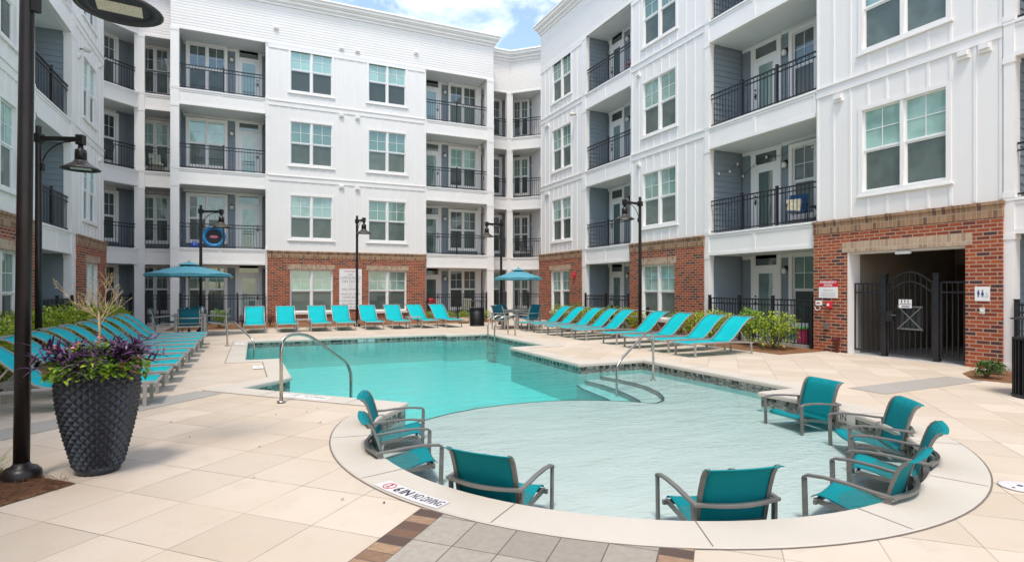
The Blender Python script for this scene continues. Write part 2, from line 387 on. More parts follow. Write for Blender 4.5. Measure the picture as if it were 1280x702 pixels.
def text_faces(mb, s, frame, size, m, align='CENTER', sx=1.0, bold=0.0):
    """writes s as flat filled letters; frame(x, y) gives the place of a point"""
    cu = bpy.data.curves.new('t', 'FONT'); cu.body = s; cu.size = size; cu.align_x = align; cu.align_y = 'CENTER'; cu.offset = bold; cu.resolution_u = 3
    ob = bpy.data.objects.new('t', cu); COL.objects.link(ob)
    dg = bpy.context.evaluated_depsgraph_get(); me = bpy.data.meshes.new_from_object(ob.evaluated_get(dg))
    for p in me.polygons: mb.face([frame(me.vertices[i].co.x * sx, me.vertices[i].co.y) for i in p.vertices], m)
    bpy.data.objects.remove(ob); bpy.data.curves.remove(cu); bpy.data.meshes.remove(me)

# ------------------------------------------------------------------ pool outline (inner edge of the coping, plan view)
CX, CY, RI, RO = 3.84, 5.30, 2.81, 3.20
def arc(a0, a1, n, r=RI): return [(CX + r * math.cos(R(a0 + (a1 - a0) * i / n)), CY + r * math.sin(R(a0 + (a1 - a0) * i / n))) for i in range(n + 1)]
aR = math.degrees(math.asin(.57 / RI)); aL = 154.0
circ = arc(aR, aL - 360, 72)                     # clockwise through the near side
near = [(7.35, 9.5), (7.35, 5.87)]
outline = [(-.18, 17.5), (5.55, 17.5), (5.55, 17.1), (6.9, 17.1), (6.93, 13.0), (5.85, 12.9), (5.8, 9.5)] + near + circ + [(1.82, 7.22), (-.19, 9.34), (.46, 9.98), (.56, 10.12), (.5, 12.85), (-.18, 12.9)]
def offset(poly, d):
    """grow a closed clockwise outline outwards by d with mitred corners"""
    n = len(poly); res = []
    for i in range(n):
        p0, p1, p2 = Vector(poly[i - 1]), Vector(poly[i]), Vector(poly[(i + 1) % n])
        a, b = (p1 - p0).normalized(), (p2 - p1).normalized()
        na, nb = Vector((-a.y, a.x)), Vector((-b.y, b.x)); m = (na + nb)
        if m.length < 1e-3: m = na
        m.normalize(); k = min(1.6, 1 / max(.3, m.dot(na))); q = p1 + m * d * k; res.append((q.x, q.y))
    return res
OUT = outline
def ring_strip(mb, pa, pb, za, zb, m):
    n = len(pa); d = 0
    for i in range(n):
        j = (i + 1) % n; L = math.dist(pa[i], pa[j])
        mb.face([(*pa[i], za), (*pb[i], zb), (*pb[j], zb), (*pa[j], za)], m, [(d, za), (d, zb), (d + L, zb), (d + L, za)]); d += L
def struct(o): o['kind'] = 'structure'; return o

# deck with a hole for the pool
hole = offset(OUT, .15)
mb = MB(); outer = [(-60, -60), (60, -60), (60, 80), (-60, 80)]
polys = [[Vector((*p, 0)) for p in outer], [Vector((*p, 0)) for p in hole]]
allp = outer + hole
for t in tessellate_polygon(polys):
    a, b, c = [allp[i] for i in t]
    if (b[0] - a[0]) * (c[1] - a[1]) - (c[0] - a[0]) * (b[1] - a[1]) < 0: t = t[::-1]
    mb.face([(*allp[i], 0) for i in t], 'deck_slabs')
struct(mb.build('pool_deck'))
# coping
mb = MB(); o0 = OUT; o1 = offset(OUT, .37)
# outer radius of the round part follows the photograph
o1 = [p if not (i >= 10 and i < 10 + len(circ) - 2) else (CX + (p[0] - CX) * RO / math.dist(p, (CX, CY)), CY + (p[1] - CY) * RO / math.dist(p, (CX, CY))) for i, p in enumerate(o1)]
def lerp(a, b, t): return [(p[0] + (q[0] - p[0]) * t, p[1] + (q[1] - p[1]) * t) for p, q in zip(a, b)]
i1, i2 = lerp(o0, o1, .02), lerp(o0, o1, .06)
e1 = lerp(o0, o1, .985)
ring_strip(mb, o0, i1, -.015, .004, 'coping_stone'); ring_strip(mb, i1, i2, .004, .011, 'coping_stone')
ring_strip(mb, i2, e1, .011, .012, 'coping_stone'); ring_strip(mb, e1, o1, .012, .004, 'coping_stone'); ring_strip(mb, o1, o1, .004, -.02, 'coping_stone')
ring_strip(mb, o0, o0, -.055, -.015, 'coping_stone'); ring_strip(mb, offset(OUT, .04), o0, -.055, -.055, 'coping_stone')
# joints cut across the coping
k = 0
for j in range(0, len(circ), 8):
    a = R(aR + (aL - 360 - aR) * (j + 2.5) / 72); c_, s_ = math.cos(a), math.sin(a); w_ = .0035
    q = [(CX + r_ * c_ + w_ * s_ * t_, CY + r_ * s_ - w_ * c_ * t_, .0135) for r_, t_ in ((RI + .02, -1), (RO - .01, -1), (RO - .01, 1), (RI + .02, 1))]
    mb.face(q, 'joint_dark')
def cjoint(x0, y0, x1, y1, w_=.004):
    d = Vector((x1 - x0, y1 - y0)).normalized(); n_ = Vector((-d.y, d.x)) * w_
    mb.face([(x0 - n_.x, y0 - n_.y, .0135), (x1 - n_.x, y1 - n_.y, .0135), (x1 + n_.x, y1 + n_.y, .0135), (x0 + n_.x, y0 + n_.y, .0135)], 'joint_dark')
for yy in (6.9, 8.1, 10.6, 11.8, 14.0, 15.2, 16.3):
    if yy < 9.5: cjoint(7.37, yy, 7.71, yy)
    elif yy < 12.9: cjoint(5.85, yy, 6.18, yy)
    else: cjoint(6.95, yy, 7.28, yy); cjoint(-.2, yy, -.54, yy)
for xx in (.9, 2.1, 3.3, 4.5): cjoint(xx, 17.52, xx, 17.86)
for t_ in (.25, .5, .75): cjoint(-.19 + 2.01 * t_, 9.34 - 2.12 * t_, -.19 + 2.01 * t_ - .25, 9.34 - 2.12 * t_ - .24)
struct(mb.build('pool_coping'))
mb = MB(); ring_strip(mb, o1, offset(o1, .012), .0045, .0045, 'joint_dark'); struct(mb.build('expansion_joint'))
# basin
W = -.1; SH = -.28; DEEP = -.85
wall = offset(OUT, .03)
mb = MB(); ring_strip(mb, wall, wall, -.2, -.055, 'mosaic_tile'); ring_strip(mb, wall, wall, DEEP, -.2, 'pool_plaster')
mb.prism(wall[::-1], DEEP - .01, DEEP, 'pool_plaster', sides=False)
struct(mb.build('pool_basin'))
line = [(1.82, 7.22), (2.08, 7.36), (2.48, 7.58), (2.95, 7.74), (3.45, 7.82), (3.9, 7.82), (4.3, 7.76), (4.7, 7.64), (5.07, 7.44), (5.36, 7.21), (5.63, 6.94)]
arc3 = [(5.63, 6.94), (5.86, 7.05), (6.07, 7.30), (6.28, 7.70), (6.42, 8.18), (6.46, 8.6), (6.43, 9.0), (6.33, 9.53)]
arc2 = [(5.50, 7.06), (5.72, 7.5), (5.86, 8.0), (5.95, 8.5), (5.99, 9.0), (5.97, 9.53)]
arc1 = [(5.29, 7.27), (5.44, 7.7), (5.55, 8.2), (5.62, 8.8), (5.68, 9.2), (5.78, 9.53)]
shelf = line[:-1] + arc3 + [(7.38, 9.53), (7.38, 5.84)] + [(CX + (p[0] - CX) * 1.011, CY + (p[1] - CY) * 1.011) for p in circ[1:]]
mb = MB(); mb.prism(shelf, DEEP, SH, 'shelf_plaster'); struct(mb.build('wading_shelf'))
mb = MB(); mb.prism(arc2[::-1] + [arc3[0]] + arc3[1:], DEEP, -.34, 'shelf_plaster'); mb.prism(arc1[::-1] + arc2, DEEP, -.42, 'step_plaster')
st0 = [(4.95, 7.5), (5.15, 8.0), (5.25, 8.6), (5.3, 9.3), (5.35, 9.53)]
struct(mb.build('pool_steps'))
def edge_line(mb, pts, w_, z, m):
    for i in range(len(pts) - 1):
        p, q = Vector(pts[i]), Vector(pts[i + 1]); d = (q - p).normalized(); n_ = Vector((-d.y, d.x)) * w_ / 2; p = p - d * .004; q = q + d * .004
        mb.face([(p.x - n_.x, p.y - n_.y, z), (q.x - n_.x, q.y - n_.y, z), (q.x + n_.x, q.y + n_.y, z), (p.x + n_.x, p.y + n_.y, z)], m, [(0, 0), (.05, 0), (.05, .05), (0, .05)])
mb = MB(); edge_line(mb, line, .03, SH + .004, 'ink'); edge_line(mb, arc3, .04, SH + .005, 'ink'); edge_line(mb, arc2, .04, -.335, 'ink'); edge_line(mb, arc1, .04, -.415, 'ink')
struct(mb.build('step_edge_tiles'))
mb = MB(); wo = offset(OUT, .05); mb.prism(wo[::-1], DEEP - .3, W, 'water', bottom=True)
o = struct(mb.build('water', merge=True))

# paving bands beside the round end: point from (A = x+y, B = y-x)
def AB(a, b, z): return ((a - b) / 2, (a + b) / 2, z)
def Acirc(b, r=RO + .012):
    # A on the near side of the circle for a given B
    bc = CY - CX; ac = CX + CY; d = b - bc; return ac - math.sqrt(max(0, 2 * r * r - d * d))
def band(name, b0, b1, m, z):
    mb = MB(); n = 24
    for i in range(n):
        p, q = b0 + (b1 - b0) * i / n, b0 + (b1 - b0) * (i + 1) / n
        mb.face([AB(-6, p, z), AB(Acirc(p), p, z), AB(Acirc(q), q, z), AB(-6, q, z)][::-1], m,
                [(u / math.sqrt(2), v / math.sqrt(2)) for u, v in ((p - b0, -6 - 4.14), (p - b0, Acirc(p) - 4.14), (q - b0, Acirc(q) - 4.14), (q - b0, -6 - 4.14))][::-1])
    return struct(mb.build(name))
band('grey_paving', .462, 2.43, 'grey_paver', .004)
band('brick_paving_strip', 2.43, 2.70, 'paver_brick', .005); band('brick_paving_strip', .19, .462, 'paver_brick', .005)
mb = MB(); mb.face([(8.1, 5.0, .004), (10.7, 5.05, .004), (10.7, 5.58, .004), (8.1, 5.55, .004)], 'band_slab')
mb.face([(-.42, 8.98, .004), (-.78, 9.34, .004), (-3.2, 6.9, .004), (-2.84, 6.54, .004)], 'band_slab')
struct(mb.build('grey_slab_strip'))

# planting beds
def bed(name, poly, h=.05):
    """mulch heaped slightly above the deck"""
    mb = MB(); xs = [p[0] for p in poly]; ys = [p[1] for p in poly]
    cx, cy = sum(xs) / len(xs), sum(ys) / len(ys)
    prev = [(x, y, .006) for x, y in poly]
    dense = []
    for i in range(len(poly)):
        a, b = poly[i], poly[(i + 1) % len(poly)]; n = max(2, int(math.dist(a, b) / .25))
        dense += [(a[0] + (b[0] - a[0]) * j / n, a[1] + (b[1] - a[1]) * j / n) for j in range(n)]
    ring = [(x, y, .006) for x, y in dense]; K = 6
    for k in range(1, K + 1):
        t = k / K * .9
        nr = []
        for x, y in dense:
            X, Y = x + (cx - x) * t * .5, y + (cy - y) * t * .5
            nr.append((X, Y, .006 + h * min(1, t * 2) + (.02 if h else .006) * noise.noise(Vector((X * 5, Y * 5, 0)))))
        for i in range(len(ring)):
            j = (i + 1) % len(ring); mb.face([ring[i], ring[j], nr[j], nr[i]], 'pine_straw', smooth=True)
        ring = nr
    tri = tessellate_polygon([[Vector((p[0], p[1], 0)) for p in ring]])
    for t in tri: mb.face([ring[i] for i in t], 'pine_straw', smooth=True)
    o = mb.build(name, merge=True); o['kind'] = 'structure'
    return o
bed('planting_bed', [(10.75, 8.95), (12.38, 9.02), (12.38, 22.5), (10.75, 22.5)])
bed('planting_bed', [(-4.78, 6), (-3.35, 6), (-3.35, 21.5), (-4.78, 21.5)])
bed('planting_bed', [(-2.9, 22.9), (10.3, 22.9), (10.3, 25.85), (-2.9, 25.85)])
bed('planting_bed', [(10.7, 5.2), (11.3, 5.65), (11.9, 5.8), (12.36, 5.5), (12.36, 3.2), (11.3, 3.4)], .0)
bed('planting_bed', [AB(4.05, 6.55, 0)[:2], AB(4.05, 8.3, 0)[:2], AB(3.29, 8.3, 0)[:2], AB(3.29, 6.55, 0)[:2]], .015)
# loose pine needles standing up from the near bed
mb = MB()
for i in range(1500):
    x, y, _ = AB(random.uniform(3.3, 4.04), random.uniform(6.57, 8.2), 0); a = random.uniform(0, 6.28); L = random.uniform(.03, .09); z = random.uniform(.02, .04)
    d = Vector((math.cos(a) * L, math.sin(a) * L, random.uniform(-.004, .02))); n_ = Vector((-d.y, d.x, 0)).normalized() * .0016
    p = Vector((x, y, z)); mb.face([tuple(p - n_), tuple(p + n_), tuple(p + d + n_), tuple(p + d - n_)], 'pine_straw')
tag(mb.build('pine_needles'), 'loose brown pine needles covering the bed round the near lamp post', 'pine needles', kind='stuff')

# ------------------------------------------------------------------ the apartment building
FL = [.08, 3.1, 6.3, 9.5]           # floor levels
BLD = empty('apartment_building', (3.8, 26.0, 0), 0, 'white four storey apartment building with red brick bays wrapped round the pool', 'apartment building')
def frame(O, D, Nn):
    O, D, Nn = Vector((*O, 0)), Vector((*D, 0)).normalized(), Vector((*Nn, 0)).normalized()
    return lambda s_, n_, z_: O + D * s_ + Nn * n_ + Vector((0, 0, z_))
F_R = frame((12.47, 0), (0, 1), (-1, 0)); F_L = frame((-4.85, 0), (0, 1), (1, 0)); F_C = frame((0, 25.95), (1, 0), (0, -1))
F_B1 = frame((0, 27.3), (1, 0), (0, -1)); q = math.sqrt(.5)
F_A1 = frame((-4.35, 27.3), (-q, -q), (q, -q)); F_A2 = frame((12.43, 27.3), (q, -q), (-q, -q))

def wall_with_holes(mb, s0, s1, z0, z1, holes, n0, n1, m):
    """solid wall split into boxes round rectangular openings"""
    ss = sorted({s0, s1, *[h[0] for h in holes], *[h[1] for h in holes]})
    for a, b in zip(ss, ss[1:]):
        hs = sorted([(h[2], h[3]) for h in holes if h[0] <= a + 1e-6 and h[1] >= b - 1e-6]); z = z0
        for p, q_ in hs:
            if p > z: mb.box(a, b, n0, n1, z, p, m)
            z = q_
        if z < z1: mb.box(a, b, n0, n1, z, z1, m)

def window(fr, s0, s1, z0, z1, n=0.0, cols=2, trim=.09, sill=True, style=None):
    """double-hung unit; n = plane of the wall face"""
    mb = MB(fr); t = trim; o_ = n + .022
    mb.box(s0 - t, s0, n - .1, o_, z0 - t, z1 + t, 'white_trim'); mb.box(s1, s1 + t, n - .1, o_, z0 - t, z1 + t, 'white_trim')
    mb.box(s0, s1, n - .1, o_, z1, z1 + t, 'white_trim'); mb.box(s0, s1, n - .1, o_ + .003, z0 - t, z0, 'white_trim')
    if sill: mb.box(s0 - t - .04, s1 + t + .04, n, o_ + .03, z0 - t - .035, z0 - t, 'white_trim')
    cw = (s1 - s0) / cols; zm = z0 + (z1 - z0) * .5; f = .035
    for c in range(cols):
        a, b = s0 + c * cw, s0 + (c + 1) * cw
        if c: mb.box(a - .035, a + .035, n - .09, n + .008, z0, z1, 'white_trim'); a += .035
        if c < cols - 1: b -= .035
        for (p, q_, dn) in ((zm, z1, 0), (z0, zm, -.02)):
            mb.box(a, a + f, n - .085 + dn, n - .045 + dn, p, q_, 'vinyl'); mb.box(b - f, b, n - .085 + dn, n - .045 + dn, p, q_, 'vinyl')
            mb.box(a + f, b - f, n - .085 + dn, n - .047 + dn, q_ - f, q_, 'vinyl'); mb.box(a + f, b - f, n - .085 + dn, n - .043 + dn, p, p + f + .008, 'vinyl')
        # grille of the upper sash
        m_ = (a + b) / 2; mb.box(m_ - .008, m_ + .008, n - .066, n - .058, zm + f, z1 - f, 'vinyl')
        zz = (zm + z1) / 2; mb.box(a + f, b - f, n - .065, n - .0585, zz - .008, zz + .008, 'vinyl')
    wn_ = mb.build('window', BLD)
    mg = MB(fr); mg.face([(s0, n - .07, z1), (s1, n - .07, z1), (s1, n - .07, zm), (s0, n - .07, zm)], style or 'pane_upper')
    g1 = mg.build('upper_pane', None); g1.parent = wn_; g1.matrix_parent_inverse = Matrix.Identity(4)
    mg = MB(fr); mg.face([(s0, n - .092, zm), (s1, n - .092, zm), (s1, n - .092, z0), (s0, n - .092, z0)], 'pane_lower')
    g2 = mg.build('lower_pane', None); g2.parent = wn_
    # solid reveal behind so that no light leaks
    return wn_

def door(fr, s0, s1, z, n, flip=False):
    mb = MB(fr); t = .11; top = z + 2.42
    mb.box(s0 - t, s0, n, n + .04, z, top, 'white_trim'); mb.box(s1, s1 + t, n, n + .04, z, top, 'white_trim'); mb.box(s0 - t - .02, s1 + t + .02, n, n + .05, top, top + .12, 'white_trim')
    mb.box(s0, s1, n, n + .035, z + 2.03, z + 2.10, 'white_trim')
    mb.box(s0, s0 + .12, n, n + .022, z, z + 2.03, 'vinyl'); mb.box(s1 - .12, s1, n, n + .022, z, z + 2.03, 'vinyl')
    mb.box(s0 + .12, s1 - .12, n, n + .021, z, z + .2, 'vinyl'); mb.box(s0 + .12, s1 - .12, n, n + .021, z + 1.86, z + 2.03, 'vinyl')
    mb.box(s0 + .12, s0 + .17, n, n + .03, z + .2, z + 1.86, 'vinyl'); mb.box(s1 - .17, s1 - .12, n, n + .03, z + .2, z + 1.86, 'vinyl')
    mb.box(s0, s0 + .05, n, n + .02, z + 2.1, top, 'vinyl'); mb.box(s1 - .05, s1, n, n + .02, z + 2.1, top, 'vinyl')
    d = mb.build('door', BLD)
    g = MB(fr); g.face([(s0 + .17, n + .012, z + 1.86), (s1 - .17, n + .012, z + 1.86), (s1 - .17, n + .012, z + .2), (s0 + .17, n + .012, z + .2)], 'pane_door')
    o = g.build('glass', None); o.parent = d
    g = MB(fr); g.face([(s0 + .05, n + .01, top), (s1 - .05, n + .01, top), (s1 - .05, n + .01, z + 2.1), (s0 + .05, n + .01, z + 2.1)], 'pane_dark')
    o = g.build('transom_glass', None); o.parent = d
    h = MB(fr); e = s1 - .06 if not flip else s0 + .06
    h.box(e - .02, e + .02, n + .022, n + .035, z + .9, z + 1.08, 'black_metal'); h.sweep([(e, n + .03, z + .98), (e, n + .075, z + .98), (e + (.1 if flip else -.1), n + .075, z + .98)], .018, .018, 'black_metal', up=(0, 0, 1))
    h.box(e - .018, e + .018, n + .022, n + .045, z + 1.15, z + 1.2, 'black_metal')
    o = h.build('handle', None); o.parent = d
def fixp(o):
    return o
def sconce(fr, s, z, n):
    mb = MB(fr); mb.box(s - .05, s + .05, n, n + .02, z - .06, z + .06, 'bronze_metal')
    mb.sweep([(s, n + .02, z), (s, n + .09, z + .02), (s, n + .1, z - .03)], .02, .02, 'bronze_metal')
    prof = [(.03, .0), (.06, -.03), (.075, -.09), (.065, -.15), (.0, -.17)]
    mb.lathe([(r, zz) for r, zz in prof[::-1]], s, n + .1, 'globe', 12, z - .01)
    return mb.build('wall_light', BLD)
def siding_lap(mb, s0, s1, z0, z1, n, m, step=.17, t=.018):
    z = z0
    while z < z1 - .01:
        q_ = min(z + step, z1)
        mb.face([(s0, n + t, z), (s1, n + t, z), (s1, n + .003, q_), (s0, n + .003, q_)], m, [(s0, z), (s1, z), (s1, q_), (s0, q_)])
        mb.face([(s0, n, z), (s1, n, z), (s1, n + t, z), (s0, n + t, z)], m, [(0, 0)] * 4); z = q_

def railing(fr, s0, s1, z, n, parent=None, name='railing', h=1.0, posts=None, z0=.06, gap=.11):
    mb = MB(fr); top = z + h
    mb.box(s0, s1, n - .02, n + .02, top - .035, top, 'black_metal'); mb.box(s0, s1, n - .015, n + .015, top - .16, top - .13, 'black_metal'); mb.box(s0, s1, n - .015, n + .015, z + z0, z + z0 + .03, 'black_metal')
    k = int((s1 - s0) / gap)
    for i in range(1, k):
        x = s0 + (s1 - s0) * i / k; mb.box(x - .0065, x + .0065, n - .0065, n + .0065, z + z0 + .03, top - .035, 'black_metal')
    L = s1 - s0; posts = posts or [i / max(1, round(L / 1.35)) for i in range(1, max(1, round(L / 1.35)))]
    for p in posts:
        x = s0 + L * p; mb.box(x - .03, x + .03, n - .03, n + .03, z, top + .05, 'black_metal'); mb.box(x - .036, x + .036, n - .036, n + .036, top + .05, top + .065, 'black_metal')
    if parent is not None: return mb.build(name, parent)
    return mb

RAILS = {}
def balcony(fr, s0, s1, k, depth, items, col0=0.0, col1=0.0, left_wall=True, right_wall=True, drop=0.0, last=False, ext0=0, ext1=0):
    """s0..s1: opening; the recess goes 'depth' into the building. One level."""
    z = FL[k]; ceil = ((FL[k + 1] - .62) if k < 3 else 11.91) - drop
    # slab with its white edge band
    if k > 0:
        mb = MB(fr); d_ = drop
        mb.box(s0 - col0, s1 + col1, -.12, .012, z - .62, z - .02, 'white_trim')
        mb.box(s0 - col0, s1 + col1, -.14, .045, z - .02 - d_, z + .035 - d_, 'white_trim')
        L = s1 - s0 + col0 + col1; n_ = max(1, round(L / 1.6))
        for i in range(n_ + 1):
            x = s0 - col0 + L * i / n_; a, b = max(s0 - col0, x - .05), min(s1 + col1, x + .05)
            mb.box(a, b, .012, .026, z - .62, z - .09, 'white_trim')
        mb.box(s0 - col0, s1 + col1, .012, .028, z - .09, z - .03, 'white_trim'); mb.box(s0 - col0, s1 + col1, .012, .03, z - .62, z - .53, 'white_trim')
        mb.box(s0 - ext0, s1 + ext1, -depth - .05, -.14, z - .2 - d_, z + .0 - d_, 'balcony_floor')
        bal = mb.build('balcony', BLD)
        rl = railing(fr, s0 + .01, s1 - .01, z + .03, -.06); ro = rl.build('railing', None); ro.parent = bal
    # inside of the recess
    mb = MB(fr); fl = z
    siding_lap(mb, s0 - ext0, s1 + ext1, fl - .03, ceil + .02, -depth, 'blue_siding')
    mb.box(s0 - ext0, s1 + ext1, -depth - .08, -depth - .002, fl - .1, ceil + .1, 'blue_siding')
    e0, e1 = s0 - .02, s1 + .02
    if left_wall:
        y = fl - .03
        while y < ceil:
            mb.face([(e0 - .015, -.12, y), (e0, -depth, y), (e0 - .018, -depth, y + .17), (e0 - .018, -.12, y + .17)], 'blue_siding'); mb.face([(e0, -.12, y), (e0, -depth, y), (e0 - .018, -depth, y), (e0 - .018, -.12, y)], 'blue_siding')
            mb.face([(e0, -.12, y), (e0, -depth, y), (e0 - .016, -depth, y + .17), (e0 - .016, -.12, y + .17)], 'blue_siding'); y += .17
    if right_wall:
        y = fl - .03
        while y < ceil:
            mb.face([(e1, -.12, y), (e1, -depth, y), (e1 + .016, -depth, y + .17), (e1 + .016, -.12, y + .17)], 'blue_siding'); mb.face([(e1, -.12, y), (e1, -depth, y), (e1 + .018, -depth, y), (e1 + .018, -.12, y)], 'blue_siding'); y += .17
    mb.box(s0 - ext0, s1 + ext1, -depth, -.12, ceil, ceil + .02, 'ceiling_white')
    mb.box(s0 + .01, s1 - .01, -depth + .003, -depth + .03, ceil - .1, ceil - .002, 'white_trim')
    if k == 0: mb.box(s0 - ext0, s1 + ext1, -depth, -.02, -.05, z - drop, 'balcony_floor')
    mb.build('recess_wall', BLD)
    for it in items:
        if it[0] == 'door': door(fr, it[1], it[2], z, -depth + .02)
        elif it[0] == 'win': window(fr, it[1], it[2], z + .42, z + 2.32, -depth + .125, it[3] if len(it) > 3 else 2, .11, False, random.choice(['pane_upper', 'pane_dark', 'pane_dark']))
        elif it[0] == 'light': sconce(fr, it[1], z + 2.0, -depth + .018)

def column(fr, s0, s1, n0=-.16, n1=.036, z0=.0, z1=11.91, name='column'):
    mb = MB(fr); mb.box(s0, s1, n0, n1, z0, z1, 'white_column')
    for k in (0, 1, 2, 3):
        b = FL[k] if k else 0
        c = (FL[k + 1] - .62) if k < 3 else 11.91
        mb.box(s0 - .012, s1 + .012, n0 - .01, n1 + .012, b + .04, b + .14, 'white_trim'); mb.box(s0 - .012, s1 + .012, n0 - .01, n1 + .012, c - .1, c - .002, 'white_trim')
    return mb.build(name, BLD)

HEAD = [2.28, 5.5, 8.7, 11.86]
def wall_bay(fr, s0, s1, wins, ground=None, brick_out=.03, thick=.3, gate=False):
    """wins: list of (sa, sb) window spans for each level"""
    up = [(a, b, h - 1.83, h) for a, b in wins for h in HEAD[1:]]
    mb = MB(fr); wall_with_holes(mb, s0, s1, 3.1, 11.93, [(a - .02, b + .02, p - .02, q_ + .02) for a, b, p, q_ in up], -thick, 0, 'white_siding')
    n_ = max(1, round((s1 - s0) / .41)); bt = .015
    def blocked(x, lo, hi):
        seg = [(lo, hi)]
        for a, b in wins:
            if a - .12 < x < b + .12:
                for h in HEAD[1:]:
                    new = []
                    for p, q_ in seg:
                        wl, wh = h - 1.83 - .13, h + .09
                        if wh <= p or wl >= q_: new.append((p, q_)); continue
                        if wl > p: new.append((p, wl))
                        if wh < q_: new.append((wh, q_))
                    seg = new
        return seg
    for i in range(n_ + 1):
        x = s0 + .03 + (s1 - s0 - .06) * i / n_
        for lo, hi in ((3.13, 6.1), (6.34, 9.3), (9.54, 11.74)):
            for p, q_ in blocked(x, lo, hi): mb.box(x - .025, x + .025, 0, bt, p, q_, 'white_trim')
    for z in (6.3, 9.5):
        mb.box(s0, s1, 0, .026, z - .2, z, 'white_trim'); mb.box(s0, s1, 0, .05, z, z + .035, 'white_trim')
    mb.box(s0, s1, 0, .026, 11.74, 11.93, 'white_trim')
    mb.build('siding_wall', BLD)
    for a, b, lo, hi in up: window(fr, a, b, lo, hi)
    # brick ground floor
    mb = MB(fr); g0, g1 = s0 - .02, s1 + .02; bo = brick_out + .06
    if gate: hs = [(6.14, 8.5, -.1, 2.32)]
    else: hs = [(a, b, HEAD[0] - 1.8, HEAD[0]) for a, b in wins]
    wall_with_holes(mb, g0, g1, -.05, 2.72, hs if gate else [(a - .029, b + .029, p - .029, q_ + .029) for a, b, p, q_ in hs], -thick, bo, 'red_brick')
    mb.box(g0 - .003, g1 + .003, -thick, bo + .004, 2.72, 2.80, 'red_brick')
    mb.box(g0 - .012, g1 + .012, -thick, bo + .014, 2.80, 3.04, 'tan_brick'); mb.box(g0 - .03, g1 + .03, -thick, bo + .034, 3.04, 3.1, 'tan_brick')
    for a, b, lo, hi in hs: mb.box(a - .12, b + .12, bo - .05, bo + .01, hi + (0 if gate else .031), hi + .24, 'pale_brick')
    mb.build('brick_wall', BLD)
    if not gate:
        for a, b, lo, hi in hs:
            window(fr, a, b, lo, hi, bo - .07, trim=.03, sill=False)
            m2 = MB(fr); m2.box(a - .06, b + .06, bo - .05, bo + .05, lo - .12, lo - .031, 'cast_sill'); m2.build('sill', BLD)

def lap_top(fr, s0, s1, cut0=0, cut1=0):
    mb = MB(fr); mb.box(s0, s1, -.3, -.002, 11.93, 13.62, 'white_lap'); siding_lap(mb, s0, s1, 11.98, 13.6, 0, 'white_lap', .115, .011)
    mb.box(s0, s1, 0, .03, 11.9, 12.0, 'white_trim')
    mb.build('siding_wall', BLD)
def cornice(fr, s0, s1, m0=0.0, m1=0.0, dz0=0.0):
    """stepped cornice; m0/m1 = how far each end runs on per unit of projection"""
    mb = MB(fr); z = 13.58 - dz0
    for dz, pr in ((.1, .05), (.04, .09), (.12, .13), (.05, .19), (.13, .24), (.04, .3), (.05, .27)):
        mb.box(s0 - m0 * pr, s1 + m1 * pr, -.4, pr, z, z + dz, 'white_trim'); z += dz
    mb.box(s0, s1, -.6, .2, z, z + .02, 'grey_metal')
    mb.build('cornice', BLD)

# --- right wing
R_wins1, R_wins2, R_wins3 = [(21.05, 22.71)], [(14.37, 16.06)], [(6.51, 8.2)]
wall_bay(F_R, 20.1, 23.87, R_wins1); wall_bay(F_R, 13.08, 16.72, R_wins2); wall_bay(F_R, 5.58, 9.33, R_wins3, gate=True)
column(F_R, 19.82, 20.08); column(F_R, 16.72, 16.78, -.16, -.002, 0); column(F_R, 12.88, 13.06); column(F_R, 5.40, 5.56)
for k in range(4):
    balcony(F_R, 16.78, 19.82, k, 1.1, [('door', 18.75, 19.55), ('win', 16.95, 18.0, 2), ('light', 18.33)], .0, .27)
    balcony(F_R, 9.35, 12.88, k, 1.35, [('door', 11.55, 12.4), ('win', 9.6, 11.0), ('light', 11.28)], .0, .19)
    balcony(F_R, 1.9, 5.40, k, 1.35, [('door', 3.9, 4.75), ('win', 2.1, 3.4), ('light', 3.65)], .0, .17)
lap_top(F_R, -4, 23.87); cornice(F_R, -4, 23.87, 0, 1)
wall_bay(F_R, -4, 1.9, [(-1.2, .5)])
# --- left wing
wall_bay(F_L, 20.42, 23.85, [(21.31, 22.84)]); wall_bay(F_L, 12.4, 17.1, [(14.25, 15.93)])
column(F_L, 20.0, 20.40); column(F_L, 17.1, 17.16, -.16, -.002)
for k in range(4):
    balcony(F_L, 17.16, 20.0, k, 1.1, [('win', 17.4, 18.3), ('door', 18.75, 19.5)], .0, .42)
    balcony(F_L, 8.6, 12.4, k, 1.1, [('door', 10.2, 11.0), ('win', 11.3, 12.2)], .0, .0)
wall_bay(F_L, -4, 8.6, [(2.0, 3.7)])
lap_top(F_L, -4, 23.85); cornice(F_L, -4, 23.85, 0, 1)
# --- centre
wall_bay(F_C, .49, 7.34, [(1.39, 3.10), (4.71, 6.41)])
column(F_C, -3.07, -2.77, -.3); column(F_C, .40, .49, -.16, -.003); column(F_C, 10.52, 10.88, -.36); column(F_C, 7.34, 7.40, -.16, -.003)
column(F_C, 10.5, 10.68, -1.33, -1.2); column(F_C, -3.05, -2.85, -1.33, -1.2)
for k in range(4):
    balcony(F_C, -2.77, .40, k, 1.35, [('win', -2.55, -1.2), ('light', -.93), ('door', -.68, .17)], .3, .0, ext0=.2)
    balcony(F_C, 7.40, 10.52, k, 1.35, [('door', 7.62, 8.45), ('light', 8.73), ('win', 9.02, 10.4)], .0, .36, right_wall=False)
lap_top(F_C, -3.07, 10.88); cornice(F_C, -3.07, 10.88, 1, 1)
